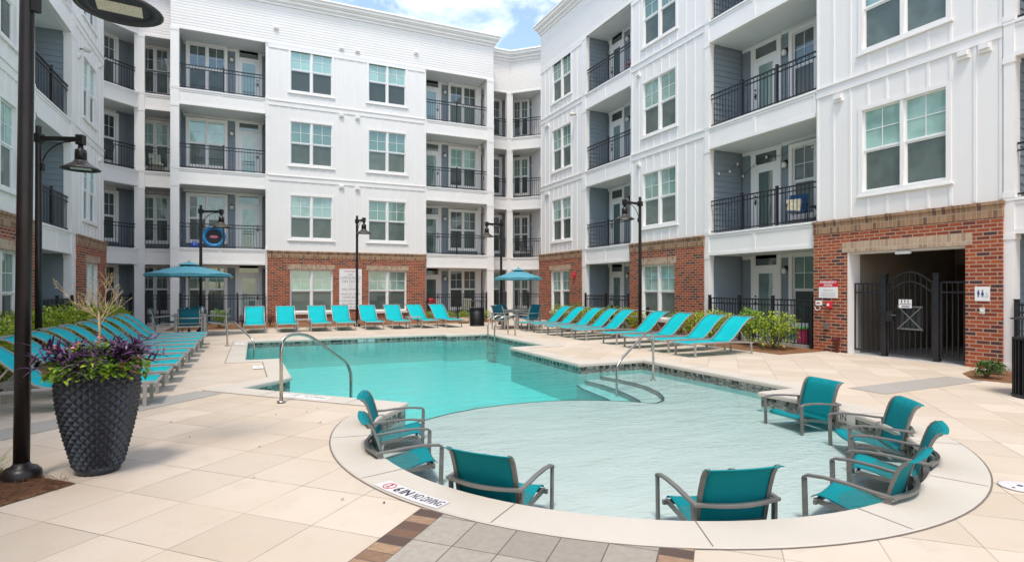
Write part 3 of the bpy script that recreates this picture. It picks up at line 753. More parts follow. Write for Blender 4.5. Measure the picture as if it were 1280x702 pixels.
# returns of the centre block
FS_L = frame((-3.07, 25.95), (0, 1), (-1, 0)); FS_R = frame((10.88, 25.95), (0, 1), (1, 0))
for f_ in (FS_L, FS_R):
    mb = MB(f_); mb.box(.302, 1.35, -.3, 0, 11.93, 13.62, 'white_lap'); siding_lap(mb, 0, 1.35, 11.98, 13.6, 0, 'white_lap', .115, .011); mb.build('siding_wall', BLD)
    cornice(f_, 0.402, 1.3, 0, 0, .004)
    for k in (1, 2, 3):
        mb = MB(f_); mb.box(0.02, 1.35, -.12, .012, FL[k] - .62, FL[k] - .025, 'white_trim'); mb.box(.02, 1.35, -.14, .04, FL[k] - .025, FL[k] + .03, 'white_trim'); b = mb.build('balcony', BLD)
        ro = railing(f_, .3, 1.2, FL[k] + .03, -.06).build('railing', None); ro.parent = b
# --- recessed corners
for k in range(4):
    balcony(F_B1, -4.27, -3.07, k, 1.2, [('win', -4.42, -3.45)], .08, .0, left_wall=False, right_wall=False, ext0=.7, ext1=.4)
    balcony(F_A1, .1, 1.9, k, 1.2, [('win', .2, 1.2)], .1, .2, left_wall=False, right_wall=False, drop=.006, ext0=.5, ext1=.4)
    balcony(F_B1, 10.88, 12.25, k, 1.2, [('win', 11.35, 12.28)], .0, .18, left_wall=False, right_wall=False, ext0=.4, ext1=.6)
    balcony(F_A2, .1, 1.9, k, 1.2, [('win', -.22, .6), ('light', .85), ('door', 1.15, 1.9)], .1, .2, left_wall=False, right_wall=False, drop=.006, ext0=.5, ext1=.4)
column(F_B1, -4.5, -4.14, -.2, .036); column(F_B1, 12.2, 12.55, -.2, .036)
lap_top(F_B1, -4.4, -3.07); lap_top(F_B1, 10.88, 12.45); lap_top(F_A1, 0, 2.4); lap_top(F_A2, 0, 2.4)
cornice(F_B1, -4.35, -3.1, -.4, 0); cornice(F_B1, 10.9, 12.43, 0, -.4); cornice(F_A1, 0, 2.4, -.4, 0, .004); cornice(F_A2, 0, 2.4, -.4, 0, .004)
# returns at the ends of the wings, roof decks and the hidden mass behind (unseen, added to block light)
for X0, sgn in ((-4.85, -1), (12.47, 1)):
    f_ = frame((X0, 23.86), (sgn, 0), (0, 1))
    mb = MB(f_); mb.box(.3, 1.6, -.3, 0, 3.1, 13.6, 'white_siding'); mb.box(.3, 1.6, -.3, .02, -.05, 3.1, 'red_brick')
    mb.box(1.3, 1.6, 0, 3.6, -.05, 13.6, 'white_siding'); mb.build('siding_wall', BLD)
    cornice(f_, .3, 1.4, 0, 0, .006)
mb = MB(); mb.world = True
mb.box(-16, -6.45, -4, 33, 0, 13.5, 'unseen_roof'); mb.box(14.2, 26, 9.6, 33, 0, 13.5, 'unseen_roof'); mb.box(14.2, 26, -4, 5.0, 0, 13.5, 'unseen_roof'); mb.box(14.2, 26, 5.0, 9.6, 3.0, 13.5, 'unseen_roof'); mb.box(-6.4, 14.15, 29.2, 38, 0, 13.5, 'unseen_roof')
mb.box(-6.5, -4.9, -4, 23.8, 13.48, 13.56, 'unseen_roof'); mb.box(12.5, 14.3, -4, 23.8, 13.48, 13.56, 'unseen_roof'); mb.box(-3, 10.8, 26, 29.3, 13.48, 13.56, 'unseen_roof')
mb.box(-6.5, 14.3, 27.4, 29.3, 13.4, 13.47, 'unseen_roof')
mb.prism([(-6.5, 25.4), (-4.5, 27.4), (-6.5, 27.4)][::1], 13.38, 13.46, 'unseen_roof', bottom=True); mb.prism([(14.5, 25.4), (14.5, 27.4), (12.5, 27.4)], 13.38, 13.46, 'unseen_roof', bottom=True)
mb.build('unseen_roof', BLD)
# gated passage
mb = MB(F_R)
mb.box(6.14, 8.5, -.3, .08, 0, .006, 'concrete_grey')
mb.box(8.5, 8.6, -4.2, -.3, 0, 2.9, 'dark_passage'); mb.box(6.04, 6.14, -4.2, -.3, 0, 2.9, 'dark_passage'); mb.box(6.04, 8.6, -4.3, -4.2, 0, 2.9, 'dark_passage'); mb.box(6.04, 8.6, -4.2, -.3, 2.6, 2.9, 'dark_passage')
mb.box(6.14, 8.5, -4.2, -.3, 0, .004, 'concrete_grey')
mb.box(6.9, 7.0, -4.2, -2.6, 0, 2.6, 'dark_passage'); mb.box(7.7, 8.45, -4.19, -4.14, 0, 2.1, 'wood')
mb.build('passage', BLD)
mb = MB(F_R); mb.box(8.46, 8.502, -.31, .075, 0, 2.32, 'white_trim'); mb.box(6.14, 8.46, -.31, .03, 2.28, 2.322, 'white_trim'); mb.build('door_jamb', BLD)
mb = MB(F_R); mb.box(7.15, 7.45, .02, .07, 2.22, 2.28, 'globe'); mb.build('passage_light', BLD)
# small fittings on the walls
def vents(fr, spots, n=.022):
    for s_, z_ in spots:
        mb = MB(fr); mb.box(s_ - .1, s_ + .1, n - .022, n + .03, z_ - .08, z_ + .08, 'white_trim'); mb.box(s_ - .08, s_ + .08, n + .03, n + .07, z_ - .02, z_ + .06, 'white_trim'); mb.build('vent', BLD)
vents(F_R, [(6.2, 6.0), (5.85, 6.0), (8.75, 5.95), (6.2, 9.2), (5.85, 9.2), (8.75, 9.2), (23.3, 5.9), (23.1, 5.9), (23.3, 9.1), (23.1, 9.1), (16.3, 5.9), (16.3, 9.1)])
vents(F_C, [(3.5, 6.02), (4.2, 5.98), (3.5, 9.2), (4.2, 9.18), (3.5, 12.2), (4.2, 12.2), (.8, 12.6), (6.9, 12.6)])
vents(F_L, [(23.3, 9.1), (23.3, 5.9), (20.8, 8.5)])
# ------------------------------------------------------------------ furniture
def make_lounger():
    root = empty('sun_lounger', (0, 0, 0), 0, 'x', 'sun lounger', 'turquoise sun loungers set round the pool')
    W2 = .30; zs = .31
    hx, hz = 1.12, .30
    back = [(hx, hz), (hx + .12, hz + .05), (hx + .28, hz + .19), (hx + .44, hz + .35), (hx + .58, hz + .46), (hx + .70, hz + .525), (hx + .80, hz + .545)]
    seat = [(0.0, zs - .02), (.05, zs + .012), (.25, zs + .004), (.6, zs - .006), (.95, zs - .006), (hx - .01, zs - .008)]
    def sling(pts, name, m):
        mb = MB(); n = 6
        for i in range(len(pts) - 1):
            for j in range(n):
                y0, y1 = -W2 + .03 + (2 * W2 - .06) * j / n, -W2 + .03 + (2 * W2 - .06) * (j + 1) / n
                sg = lambda y: -.014 * (1 - (y / W2) ** 2)
                (xa, za), (xb, zb) = pts[i], pts[i + 1]
                mb.face([(xa, y0, za + sg(y0)), (xb, y0, zb + sg(y0)), (xb, y1, zb + sg(y1)), (xa, y1, za + sg(y1))], m, smooth=True)
        o = mb.build(name, root, merge=True); md = o.modifiers.new('s', 'SOLIDIFY'); md.thickness = .006; return o
    sling(seat, 'seat', 'turquoise_sling'); sling(back, 'backrest', 'turquoise_sling')
    mb = MB()
    for s_ in (-1, 1):
        mb.sweep([(x, s_ * W2, z - .01) for x, z in [(0, zs - .02), (.04, zs), (hx, zs - .005), (1.5, zs - .02), (1.88, zs - .045)]], .024, .036, 'silver_metal')
    for x, z in ((.02, zs - .03), (1.86, zs - .06), (.72, zs - .06)): mb.box(x - .018, x + .018, -W2 + .015, W2 - .015, z - .018, z + .018, 'silver_metal')
    mb.build('frame', root, bevel=.004)
    mb = MB()
    for s_ in (-1, 1): mb.sweep([(x, s_ * (W2 - .012), z) for x, z in back], .018, .018, 'silver_metal')
    mb.sweep([(back[-1][0], -W2 + .01, back[-1][1]), (back[-1][0], W2 - .01, back[-1][1])], .028, .028, 'silver_metal')
    mb.build('backrest_frame', root)
    for x in (.13, 1.80):
        for s_ in (-1, 1):
            mb = MB(); mb.sweep([(x, s_ * W2, zs - .03), (x + (.0 if x < 1 else .03), s_ * (W2 + .005), 0)], .028, .045, 'silver_metal', up=(1, 0, 0)); mb.build('leg', root, bevel=.003)
    for s_ in (-1, 1): mb = MB(); mb.sweep([(hx + .36, s_ * (W2 - .03), hz + .26), (hx + .56, s_ * (W2 - .03), hz - .01)], .012, .02, 'silver_metal'); mb.build('back_support', root)
    return root

def make_armchair(kind):
    """kind 'sand': low chair standing in the shallow water; 'dining': same sling chair on tall legs"""
    sand = kind == 'sand'
    root = empty('sand_chair' if sand else 'dining_armchair', (0, 0, 0), 0, 'x', 'low armchair' if sand else 'patio chair', 'low teal armchairs standing in the wading pool' if sand else 'blue teal armchairs round the umbrella tables')
    m = 'teal_sling' if sand else 'blue_teal_sling'; fm = 'grey_metal' if sand else 'silver_metal'
    H = .18 if sand else .42; W2 = .27; AW = .335; arm = H + .19
    seat = [(.50, H + .015), (.46, H + .04), (.36, H + .03), (.24, H - .01), (.12, H - .045), (.05, H - .05)]
    rise = .46
    back = [(.05, H - .05), (.012, H - .03), (-.005, H + .03), (-.03, H + .14), (-.065, H + .27), (-.10, H + .37), (-.128, H + .415), (-.165, H + .442), (-.21, H + .452)]
    def sling(pts, name):
        mb = MB(); n = 8; V = [Vector((p[0], 0, p[1])) for p in pts]; V = [V[0] * 2 - V[1]] + V + [V[-1] * 2 - V[-2]]; pts = []
        for i in range(1, len(V) - 2):
            for t in (0, .25, .5, .75):
                a, b, c, d = V[i - 1:i + 3]; q = .5 * (2 * b + (c - a) * t + (2 * a - 5 * b + 4 * c - d) * t * t + (3 * b - a - 3 * c + d) * t ** 3); pts.append((q.x, q.z))
        pts.append((V[-2].x, V[-2].z))
        for i in range(len(pts) - 1):
            for j in range(n):
                wf = 1 + (.11 * min(1, max(0, (i / (len(pts) - 1) - .72) / .1)) if name == 'backrest' else 0)
                y0, y1 = (-W2 + 2 * W2 * j / n) * wf, (-W2 + 2 * W2 * (j + 1) / n) * wf
                (xa, za), (xb, zb) = pts[i], pts[i + 1]
                sg = lambda y: -.02 * (1 - (y / W2) ** 2)
                d = (1, 0) if name == 'backrest' else (0, 1)
                mb.face([(xa + sg(y0) * d[0], y0, za + sg(y0) * d[1]), (xb + sg(y0) * d[0], y0, zb + sg(y0) * d[1]), (xb + sg(y1) * d[0], y1, zb + sg(y1) * d[1]), (xa + sg(y1) * d[0], y1, za + sg(y1) * d[1])], m, smooth=True)
        o = mb.build(name, root, merge=True); md = o.modifiers.new('s', 'SOLIDIFY'); md.thickness = .005
    sling(seat, 'seat'); sling(back, 'backrest')
    mb = MB()
    for s_ in (-1, 1): mb.sweep([(x, s_ * (W2 + .012), z) for x, z in back[1:-1]], .034, .022, fm)
    mb.sweep([(-.035, -W2, H + .01), (-.035, W2, H + .01)], .018, .018, fm)
    mb.build('backrest_frame', root)
    mb = MB()
    for s_ in (-1, 1): mb.sweep([(.47, s_ * (W2 + .012), H + .0), (.2, s_ * (W2 + .012), H - .03), (.0, s_ * (W2 + .012), H - .075), (-.05, s_ * (W2 + .012), H - .085)], .022, .034, fm)
    for x, z in ((.45, H - .005), (-.05, H - .085)): mb.sweep([(x, -AW + .01, z), (x, AW - .01, z)], .026, .034, fm)
    mb.build('seat_frame', root)
    for s_ in (-1, 1):
        mb = MB(); mb.sweep([(.535, s_ * AW, arm - .01), (.50, s_ * AW, arm + .012), (.38, s_ * AW, arm + .022), (.2, s_ * AW, arm + .014), (.05, s_ * AW, arm - .004), (-.085, s_ * AW, arm - .014)], .040, .020, fm)
        mb.build('armrest', root, bevel=.003)
        mb = MB(); mb.sweep([(.525, s_ * AW, arm - .012), (.515, s_ * AW, 0)], .040, .022, fm, up=(0, 1, 0)); mb.build('leg', root, bevel=.003)
        mb = MB(); mb.sweep([(-.05, s_ * AW, arm - .02), (-.06, s_ * (AW - .01), 0)], .045, .024, fm, up=(0, 1, 0)); mb.build('leg', root, bevel=.003)
    pts = [(-.078, -AW - .018, arm - .015)] + [(-.078 - .075 * math.sin(math.pi * t / 10), -AW + 2 * AW * t / 10, arm - .015) for t in range(1, 10)] + [(-.078, AW + .018, arm - .015)]
    mb = MB(); mb.sweep(pts, .036, .026, fm); mb.build('back_rail', root, bevel=.003)
    return root

lg = make_lounger()
# right row: foot towards the pool (-x), head towards the building
heads = [9.36, 10.27, 11.29, 12.32, 13.73, 14.63, 15.45, 16.56, 17.43]
ordn = ['nearest', 'second nearest', 'third nearest', 'fourth nearest', 'middle', 'fourth farthest', 'third farthest', 'second farthest', 'farthest']
for i, y in enumerate(heads):
    o = lg if i == 0 else copy_tree(lg)
    put(o, 8.5 + (.05 if i % 2 else 0), y + .28, 0, R(random.uniform(-1.5, 1.5)), 'turquoise sun lounger along the right hand bushes, %s of its row to the gate' % ordn[i])
ordl = ['nearest', 'second nearest', 'third nearest', 'fourth nearest', 'fifth nearest', 'sixth nearest', 'fourth farthest', 'third farthest', 'second farthest', 'farthest']
for i in range(10):
    y = [8.73, 9.68, 10.55, 11.42, 12.33, 13.25, 14.22, 15.15, 16.1, 17.05][i]
    o = copy_tree(lg); put(o, -1.12 - random.uniform(0, .05), y, 0, math.pi + R(random.uniform(-1.5, 1.5)), 'turquoise sun lounger in the left hand row behind the planter, %s of the ten' % ordl[i])
bx = [-.02, 1.0, 2.08, 2.92, 3.93, 4.9, 6.0, 6.95]
br = [90, 90, 90, 90, 90, 90, 97, 97]
bl = ['leftmost, beside the left umbrella table', 'second from the left', 'third from the left', 'just left of the lamp post', 'just right of the lamp post', 'third from the right', 'second from the right, against the brick edge', 'rightmost, nearest the waste bin']
for i, x in enumerate(bx):
    o = copy_tree(lg); put(o, x, 20.35, 0, R(br[i]), 'turquoise sun lounger across the pool, %s' % bl[i])
    o.scale = (1, 1.08, 1)

sc = make_armchair('sand')
# position of the middle of the front edge, heading
chairs = [((1.72, 6.18), -16, 'teal low armchair at the left end of the wading pool, farther of the left pair'),
          ((1.56, 5.18), -6, 'teal low armchair at the left side of the wading pool, nearer of the left pair'),
          ((1.98, 4.20), 38, 'teal low armchair seen from behind, directly above the 6 IN NO DIVING marking'),
          ((3.10, 3.36), 76, 'teal low armchair seen straight from behind at the bottom middle of the wading pool'),
          ((4.10, 3.04), 108, 'teal low armchair at the lower right of the wading pool, turned three quarters away'),
          ((4.98, 3.38), 122, 'rightmost teal low armchair in the wading pool, its seat half hidden behind another chair'),
          ((5.74, 4.02), 143, 'teal low armchair on the right, black 6 IN wall figures showing behind its arm'),
          ((6.06, 5.0), 172, 'teal low armchair farthest back on the right of the wading pool, facing left')]
for i, ((x, y), hd, lab) in enumerate(chairs):
    o = sc if i == 0 else copy_tree(sc); a = R(hd)
    put(o, x - .49 * math.cos(a), y - .49 * math.sin(a), SH, a, lab, (.95, .91, .95))

# patio tables with umbrellas
def make_table():
    root = empty('patio_table', (0, 0, 0), 0, 'x', 'table', 'grey patio tables under the umbrellas')
    mb = MB(); mb.box(-.46, .46, -.46, .46, .66, .70, 'silver_metal'); mb.build('table_top', root, bevel=.008)
    mb = MB(); mb.box(-.42, .42, -.42, .42, .60, .655, 'silver_metal'); mb.build('apron', root)
    for x in (-1, 1):
        for y in (-1, 1): mb = MB(); mb.box(x * .40 - .035, x * .40 + .035, y * .40 - .035, y * .40 + .035, 0, .6, 'silver_metal'); mb.build('leg', root)
    return root
def make_umbrella():
    root = empty('patio_umbrella', (0, 0, 0), 0, 'x', 'umbrella', 'blue patio umbrellas')
    mb = MB(); mb.lathe([(.24, 0), (.24, .05), (.05, .09), (.03, .2)], 0, 0, 'grey_metal', 20); mb.build('base', root)
    mb = MB(); mb.sweep([(0, 0, .1), (0, 0, 2.24)], .04, .04, 'silver_metal', round_=True, seg=10); mb.build('pole', root)
    corners = [(1.28 * math.cos(R(22.5 + 45 * i)), 1.28 * math.sin(R(22.5 + 45 * i))) for i in range(8)]
    apex = (0, 0, 2.30)
    mb = MB(); n = 6
    for i in range(8):
        a, b = corners[i], corners[(i + 1) % 8]
        def P(u, v):   # u out, v round
            x = (a[0] + (b[0] - a[0]) * v) * u; y = (a[1] + (b[1] - a[1]) * v) * u
            return (x, y, 1.93 + .33 * (1 - u) ** .92 - .05 * u * (1 - u) * 4 * v * (1 - v) * 1.5 + .02 * 4 * v * (1 - v) * u)
        for p in range(n):
            for q_ in range(4):
                u0, u1, v0, v1 = (p + (1 if p == 0 else 0) * .15) / n, (p + 1) / n, q_ / 4, (q_ + 1) / 4
                mb.face([P(u0, v0), P(u1, v0), P(u1, v1), P(u0, v1)], 'umbrella_cloth', smooth=False)
        mb.face([P(1, 0), (*a, 1.86), (*b, 1.86), P(1, 1)], 'umbrella_cloth')
    o = mb.build('canopy', root, merge=True); md = o.modifiers.new('s', 'SOLIDIFY'); md.thickness = .006
    mb = MB()
    for i in range(8):
        a, b = corners[i], corners[(i + 1) % 8]; u = .26
        mb.face([(0, 0, 2.345), (a[0] * u, a[1] * u, 2.235), (b[0] * u, b[1] * u, 2.235)], 'umbrella_cloth')
    mb.build('vent_cap', root); mb = MB(); mb.lathe([(.03, 2.33), (.03, 2.36), (.0, 2.4)], 0, 0, 'silver_metal', 10); mb.build('finial', root)
    for i in range(8):
        a = corners[i]; mb = MB(); mb.sweep([(.02 * a[0], .02 * a[1], 2.2), (a[0] * .96, a[1] * .96, 1.93)], .014, .014, 'silver_metal')
        mb.sweep([(.02 * a[0], .02 * a[1], 1.82), (a[0] * .5, a[1] * .5, 2.04)], .012, .012, 'silver_metal'); mb.build('rib', root)
    return root
tb = make_table(); um = make_umbrella(); dc = make_armchair('dining')
put(tb, -1.85, 20.35, 0, R(2), 'square grey patio table under the left umbrella'); put(um, -1.9, 20.35, 0, R(5), 'blue umbrella over the table in the left back corner, wider of the two', (1.0, 1.0, 1))
t2 = put(copy_tree(tb), 8.95, 19.0, 0, R(20), 'square grey patio table under the right umbrella'); u2 = put(copy_tree(um), 9.0, 19.05, 0, R(20), 'blue umbrella by the right back corner, narrower of the two', (.74, .74, .97))
first = True
for tx, ty, rz, side, spots in ((-1.85, 20.35, 2, 'left', [(0, -.82, 90), (.95, .05, 180), (.05, .85, 270), (-.95, .1, 0)]), (8.95, 19.0, 20, 'right', [(-.05, -.82, 95), (.85, .0, 180), (.05, .85, 270), (-.9, .05, 0)])):
    nm = {90: 'nearest the camera', 95: 'nearest the camera', 180: 'on the right side', 270: 'on the far side', 0: 'on the left side'}
    for dx, dy, hd in spots:
        a = R(rz); x = tx + dx * math.cos(a) - dy * math.sin(a); y = ty + dx * math.sin(a) + dy * math.cos(a)
        o = dc if first else copy_tree(dc); first = False
        put(o, x, y, 0, R(hd + rz), 'dusty blue sling armchair at the %s umbrella table, %s' % (side, nm[hd]))
# things on the left table
mb = MB(); mb.lathe([(.0, 0), (.08, .02), (.115, .09), (.115, .14), (.08, .21), (0, .235)], 0, 0, 'blue_teal_sling', 16); o = tag(mb.build('ball'), 'round blue ball on the left umbrella table', 'ball'); o.location = (-1.6, 20.25, .702)
for i, (dx, c, h) in enumerate(((.33, 'globe', .22), (.42, 'grey_plastic', .15))):
    mb = MB(); mb.lathe([(.035, 0), (.035, h * .7), (.015, h * .85), (.015, h), (0, h)], 0, 0, c, 12)
    o = tag(mb.build('bottle'), ['pale bottle beside the blue ball on the left umbrella table', 'dark short bottle at the edge of the left umbrella table'][i], 'bottle'); o.location = (-1.85 + dx, 20.15, .702)

def make_side_table():
    root = empty('side_table', (0, 0, 0), 0, 'x', 'side table', 'low side tables between the loungers')
    mb = MB(); mb.box(-.24, .24, -.24, .24, .39, .42, 'silver_metal'); mb.build('table_top', root, bevel=.004)
    for x in (-1, 1):
        for y in (-1, 1): mb = MB(); mb.box(x * .22 - .018, x * .22 + .018, y * .22 - .018, y * .22 + .018, 0, .39, 'silver_metal'); mb.build('leg', root)
    return root
st = make_side_table()
put(st, 1.55, 20.9, 0, 0, 'low metal side table between the second and third loungers of the back row')
put(copy_tree(st), 5.47, 20.9, 0, 0, 'low metal side table between back row loungers at the right end of the brick bay')
put(copy_tree(st), 10.25, 14.55, 0, R(6), 'low metal side table in the right hand row, holding a folded white towel')
put(copy_tree(st), 10.2, 17.3, 0, 0, 'empty low metal side table near the far end of the right hand row')
mb = MB(); 
for i in range(5): mb.box(-.14 + .008 * i, .15 - .02 * i, -.11 + .012 * i, .12 - .015 * i, .021 * i, .021 * i + .019, 'sign_white')
o = tag(mb.build('towel', bevel=.006), 'folded white towel on the side table between right hand loungers', 'towel'); o.location = (10.3, 14.5, .422)

# ------------------------------------------------------------------ lamp posts
def make_lamp(label, x, y, rz, base=True, lean=0):
    root = empty('lamp_post', (x, y, 0), rz, label, 'lamp post', 'dark bronze lamp posts round the pool court')
    mb = MB(); mb.lathe([(.125, 0), (.13, .03), (.127, .07), (.10, .10), (.065, .115), (.052, .14)], 0, 0, 'bronze_metal', 28); mb.build('base_cover', root)
    mb = MB(); mb.lathe([(.052, .1), (.050, 2.2), (.046, 4.22), (.042, 4.30), (.05, 4.33), (.0, 4.35)], 0, 0, 'bronze_metal', 20); mb.build('pole', root)
    mb = MB(); mb.sweep([(0, 0, 4.12), (.72, 0, 4.12)], .05, .075, 'bronze_metal'); mb.box(-.065, .065, -.065, .065, 4.05, 4.20, 'bronze_metal'); mb.box(.64, .76, -.055, .055, 4.02, 4.19, 'bronze_metal')
    mb.build('arm', root, bevel=.006)
    mb = MB(); mb.sweep([(.06, 0, 3.62)] + [(.06 + .5 * (1 - math.cos(R(a))), 0, 3.62 + .46 * math.sin(R(a))) for a in range(15, 91, 15)] + [(.64, 0, 4.085)], .022, .022, 'bronze_metal', round_=True); mb.box(.05, .085, -.03, .03, 3.55, 3.68, 'bronze_metal'); mb.build('brace', root)
    mb = MB(); mb.lathe([(.035, 4.03), (.045, 3.95), (.085, 3.93), (.09, 3.86), (.09, 3.74)][::-1], .70, 0, 'bronze_metal', 24); mb.build('motor_housing', root)
    prof = [(.095, 3.75), (.105, 3.73), (.14, 3.695), (.22, 3.645), (.29, 3.60), (.298, 3.588), (.29, 3.583), (.255, 3.60), (.21, 3.632), (.205, 3.635), (.15, 3.65), (.0, 3.655)]
    mb = MB(); mb.lathe(prof[::-1], .70, 0, 'shade_bronze', 36); sh = mb.build('lamp_shade', root)
    mb = MB(); mb.lathe([(.0, 3.604), (.20, 3.604), (.205, 3.596), (.275, 3.594), (.28, 3.6)][::-1], .70, 0, 'ink', 32); lc = mb.build('lamp_cover', root)
    mb = MB(); c_, s_ = math.cos(R(28)), math.sin(R(28))
    q = [(.70 + a * c_ - b * s_, a * s_ + b * c_) for a, b in ((-.15, -.1), (.15, -.1), (.15, .1), (-.15, .1))]
    mb.prism(q, 3.597, 3.6035, 'led_panel', bottom=True); mb.build('led_panel', lc)
    return root
l0 = make_lamp('dark bronze lamp post closest to the camera, standing in pine straw beside the planter', -1.66, 5.57, R(-22))
l0.rotation_euler = (0, R(.7), R(-22)); l0.scale = (1, 1, 1.03)
make_lamp('dark bronze lamp post behind the left hand loungers in front of the left wing', -3.45, 12.37, R(-20))
make_lamp('dark bronze lamp post behind the left umbrella', -1.69, 21.84, R(-24))
make_lamp('dark bronze lamp post in front of the brick bay across the pool', 3.63, 22.5, R(-78))
make_lamp('dark bronze lamp post in the far right corner beside the right umbrella', 9.25, 21.25, R(190))
make_lamp('dark bronze lamp post behind the right hand loungers', 10.9, 14.2, R(192))

# ------------------------------------------------------------------ planter and its plants
root = empty('planter', (-1.17, 5.60, 0), 0, 'tall black planter with a raised diamond pattern beside the near lamp post', 'planter')
mb = MB(); NS = 22; KR = 24
def prad(t): return .155 + .125 * math.sin(min(1, t * 1.16) * math.pi * .5) ** 1.05 - .018 * max(0, t - .8) / .2
def pp(k, i, e=0):
    t = k / KR; a = (i + (.5 if k % 2 else 0)) / NS * 2 * math.pi; r = prad(t) + e; return (r * math.cos(a), r * math.sin(a), .03 + .80 * t)
for k in range(KR - 1):
    for i in range(NS):
        if k % 2: L_, R_ = (k + 1, i + 0), (k + 1, i + 1)
        else: L_, R_ = (k + 1, i - 1), (k + 1, i)
        if k % 2: p0 = pp(k, i); p1 = pp(k + 1, i + 1); p2 = pp(k + 2, i); p3 = pp(k + 1, i)
        else: p0 = pp(k, i); p1 = pp(k + 1, i); p2 = pp(k + 2, i) if k + 2 <= KR else None; p3 = pp(k + 1, i - 1)
        a = (i + (.5 if k % 2 else 0)) / NS * 2 * math.pi; r = prad((k + 1) / KR) + .023; c = (r * math.cos(a), r * math.sin(a), .03 + .80 * (k + 1) / KR + .004)
        for x, y in ((p0, p1), (p1, p2), (p2, p3), (p3, p0)): mb.face([x, y, c], 'planter_gloss')
simple('planter_gloss', (.028, .031, .04), .28, 0, var=.2, scale=14)
root.scale = (1, 1, 1.09)
mb.build('pot_wall', root)
mb = MB(); mb.lathe([(.0, 0), (.145, 0), (.158, .03), (.165, .055)], 0, 0, 'planter_gloss', 40); mb.build('pot_foot', root)
mb = MB(); mb.lathe([(.24, .72), (.262, .80), (.27, .84), (.262, .85), (.245, .84), (.23, .78)], 0, 0, 'planter_gloss', 40); mb.build('rim', root)
mb = MB(); mb.lathe([(.245, .79), (.15, .80), (0, .81)], 0, 0, 'pine_straw', 30); mb.build('soil', root)
def leaf(mb, p, d, L, w_, m, droop=.3, seg=3, up=None):
    """a bent, tapered leaf"""
    d = Vector(d).normalized(); sd = d.cross(Vector((0, 0, 1))); sd = sd.normalized() if sd.length > .05 else Vector((1, 0, 0))
    sd = (sd + Vector((random.uniform(-.4, .4), random.uniform(-.4, .4), random.uniform(-.4, .4)))).normalized()
    P = Vector(p); prev = None; a = random.random() * .98 + .02
    for i in range(seg + 1):
        t = i / seg; ww = w_ * math.sin(math.pi * (.12 + .86 * t) ** .8) * .5
        q = P + d * L * t - Vector((0, 0, 1)) * droop * L * t * t
        cur = (q - sd * ww, q + sd * ww)
        if prev:
            mb.face([tuple(prev[0]), tuple(prev[1]), tuple(cur[1]), tuple(cur[0])], m, smooth=True, a=a)
        prev = cur
def rdir(zlo=-.2, zhi=1):
    a = random.uniform(0, 2 * math.pi); z = random.uniform(zlo, zhi); r = math.sqrt(max(.02, 1 - z * z)); return Vector((r * math.cos(a), r * math.sin(a), z))
px, py = -1.17, 5.60
mb = MB()
for i in range(90):
    a = random.uniform(0, 2 * math.pi); r0 = random.uniform(0, .18); base = Vector((r0 * math.cos(a), r0 * math.sin(a), 0)); L = random.uniform(.15, .46)
    d = Vector((math.cos(a) * random.uniform(.5, 1.2), math.sin(a) * random.uniform(.5, 1.2), random.uniform(.3, 1.25))).normalized()
    pts = [base + d * L * t - Vector((0, 0, 1)) * .22 * L * t * t * 2 for t in (0, .33, .66, 1)]
    mb.sweep([tuple(p) for p in pts], .006, .006, 'purple_leaves')
    for j in range(9):
        t = .2 + .8 * j / 8; k = min(2, int(t * 3)); f = t * 3 - k; p = pts[k].lerp(pts[k + 1], f)
        dd = (d * .8 + rdir(-.3, .8)).normalized(); leaf(mb, p, dd, random.uniform(.08, .17), random.uniform(.014, .024), 'purple_leaves', random.uniform(.1, .5))
o = tag(mb.build('purple_plant'), 'trailing plant with dark purple strap leaves filling the top of the planter', 'purple plant'); o.location = (px, py, .90)
gp = empty('flowering_plant', (px, py, .88), 0, 'bright green leafy plant with pink flowers spilling over the planter rim', 'flowering plant')
mb = MB()
for i in range(850):
    a = random.choice([random.gauss(R(225), .55), random.gauss(R(300), .45), random.uniform(0, 6.28)]); r = random.uniform(.14, .35)
    z = .13 - (r - .14) * .8 + random.uniform(-.06, .06)
    leaf(mb, (r * math.cos(a), r * math.sin(a), z), rdir(-.4, .7) + Vector((math.cos(a), math.sin(a), 0)), random.uniform(.04, .065), random.uniform(.03, .045), 'green_leaves', .4)
for a, r, z in [(R(215), .42, -.02), (R(305), .44, 0), (R(198), .40, .1), (R(330), .43, .02), (R(250), .36, .16), (R(190), .45, -.06), (R(280), .33, .2), (R(20), .35, .1), (R(320), .46, -.05), (R(206), .36, .14)]:
    for j in range(2):
        mf = MB(); c = Vector((r * .77 * math.cos(a + j * .07), r * .77 * math.sin(a + j * .07), z + j * .03))
        for k in range(6):
            leaf(mf, c, (math.cos(k) + math.cos(a), math.sin(k) + math.sin(a), .3), .03, .028, 'pink_petals', .2, 2)
        mf.build('flower', gp, merge=True)
mb.build('foliage', gp)
root = empty('young_tree', (px, py, .90), 0, 'bare tan sapling with many thin branches rising from the planter', 'small tree')
mb = MB(); mb.sweep([(0, 0, -.02), (.01, 0, .22), (-.005, .01, .44)], .022, .022, 'twig', round_=True, taper=[1.2, 1, .9]); mb.build('trunk', root)
mb = MB(); ml = MB()
def branch(p, d, L, w_, lv):
    d = d.normalized(); bend = rdir(-.2, .6) * .25; n = 4; pts = [p + d * L * (i / n) + bend * L * (i / n) ** 2 for i in range(n + 1)]
    mb.sweep([tuple(x) for x in pts], w_, w_, 'twig', round_=True, seg=5, taper=[1, .9, .8, .65, .5])
    if lv < 3:
        for j in range(3 if lv < 2 else 2):
            t = random.choice([2, 3, 4]); branch(pts[t], (d + rdir(-.3, .8) * .75), L * random.uniform(.45, .7), w_ * .6, lv + 1)
    elif random.random() < .45: leaf(ml, pts[-1], d, .03, .015, 'bud_leaves')
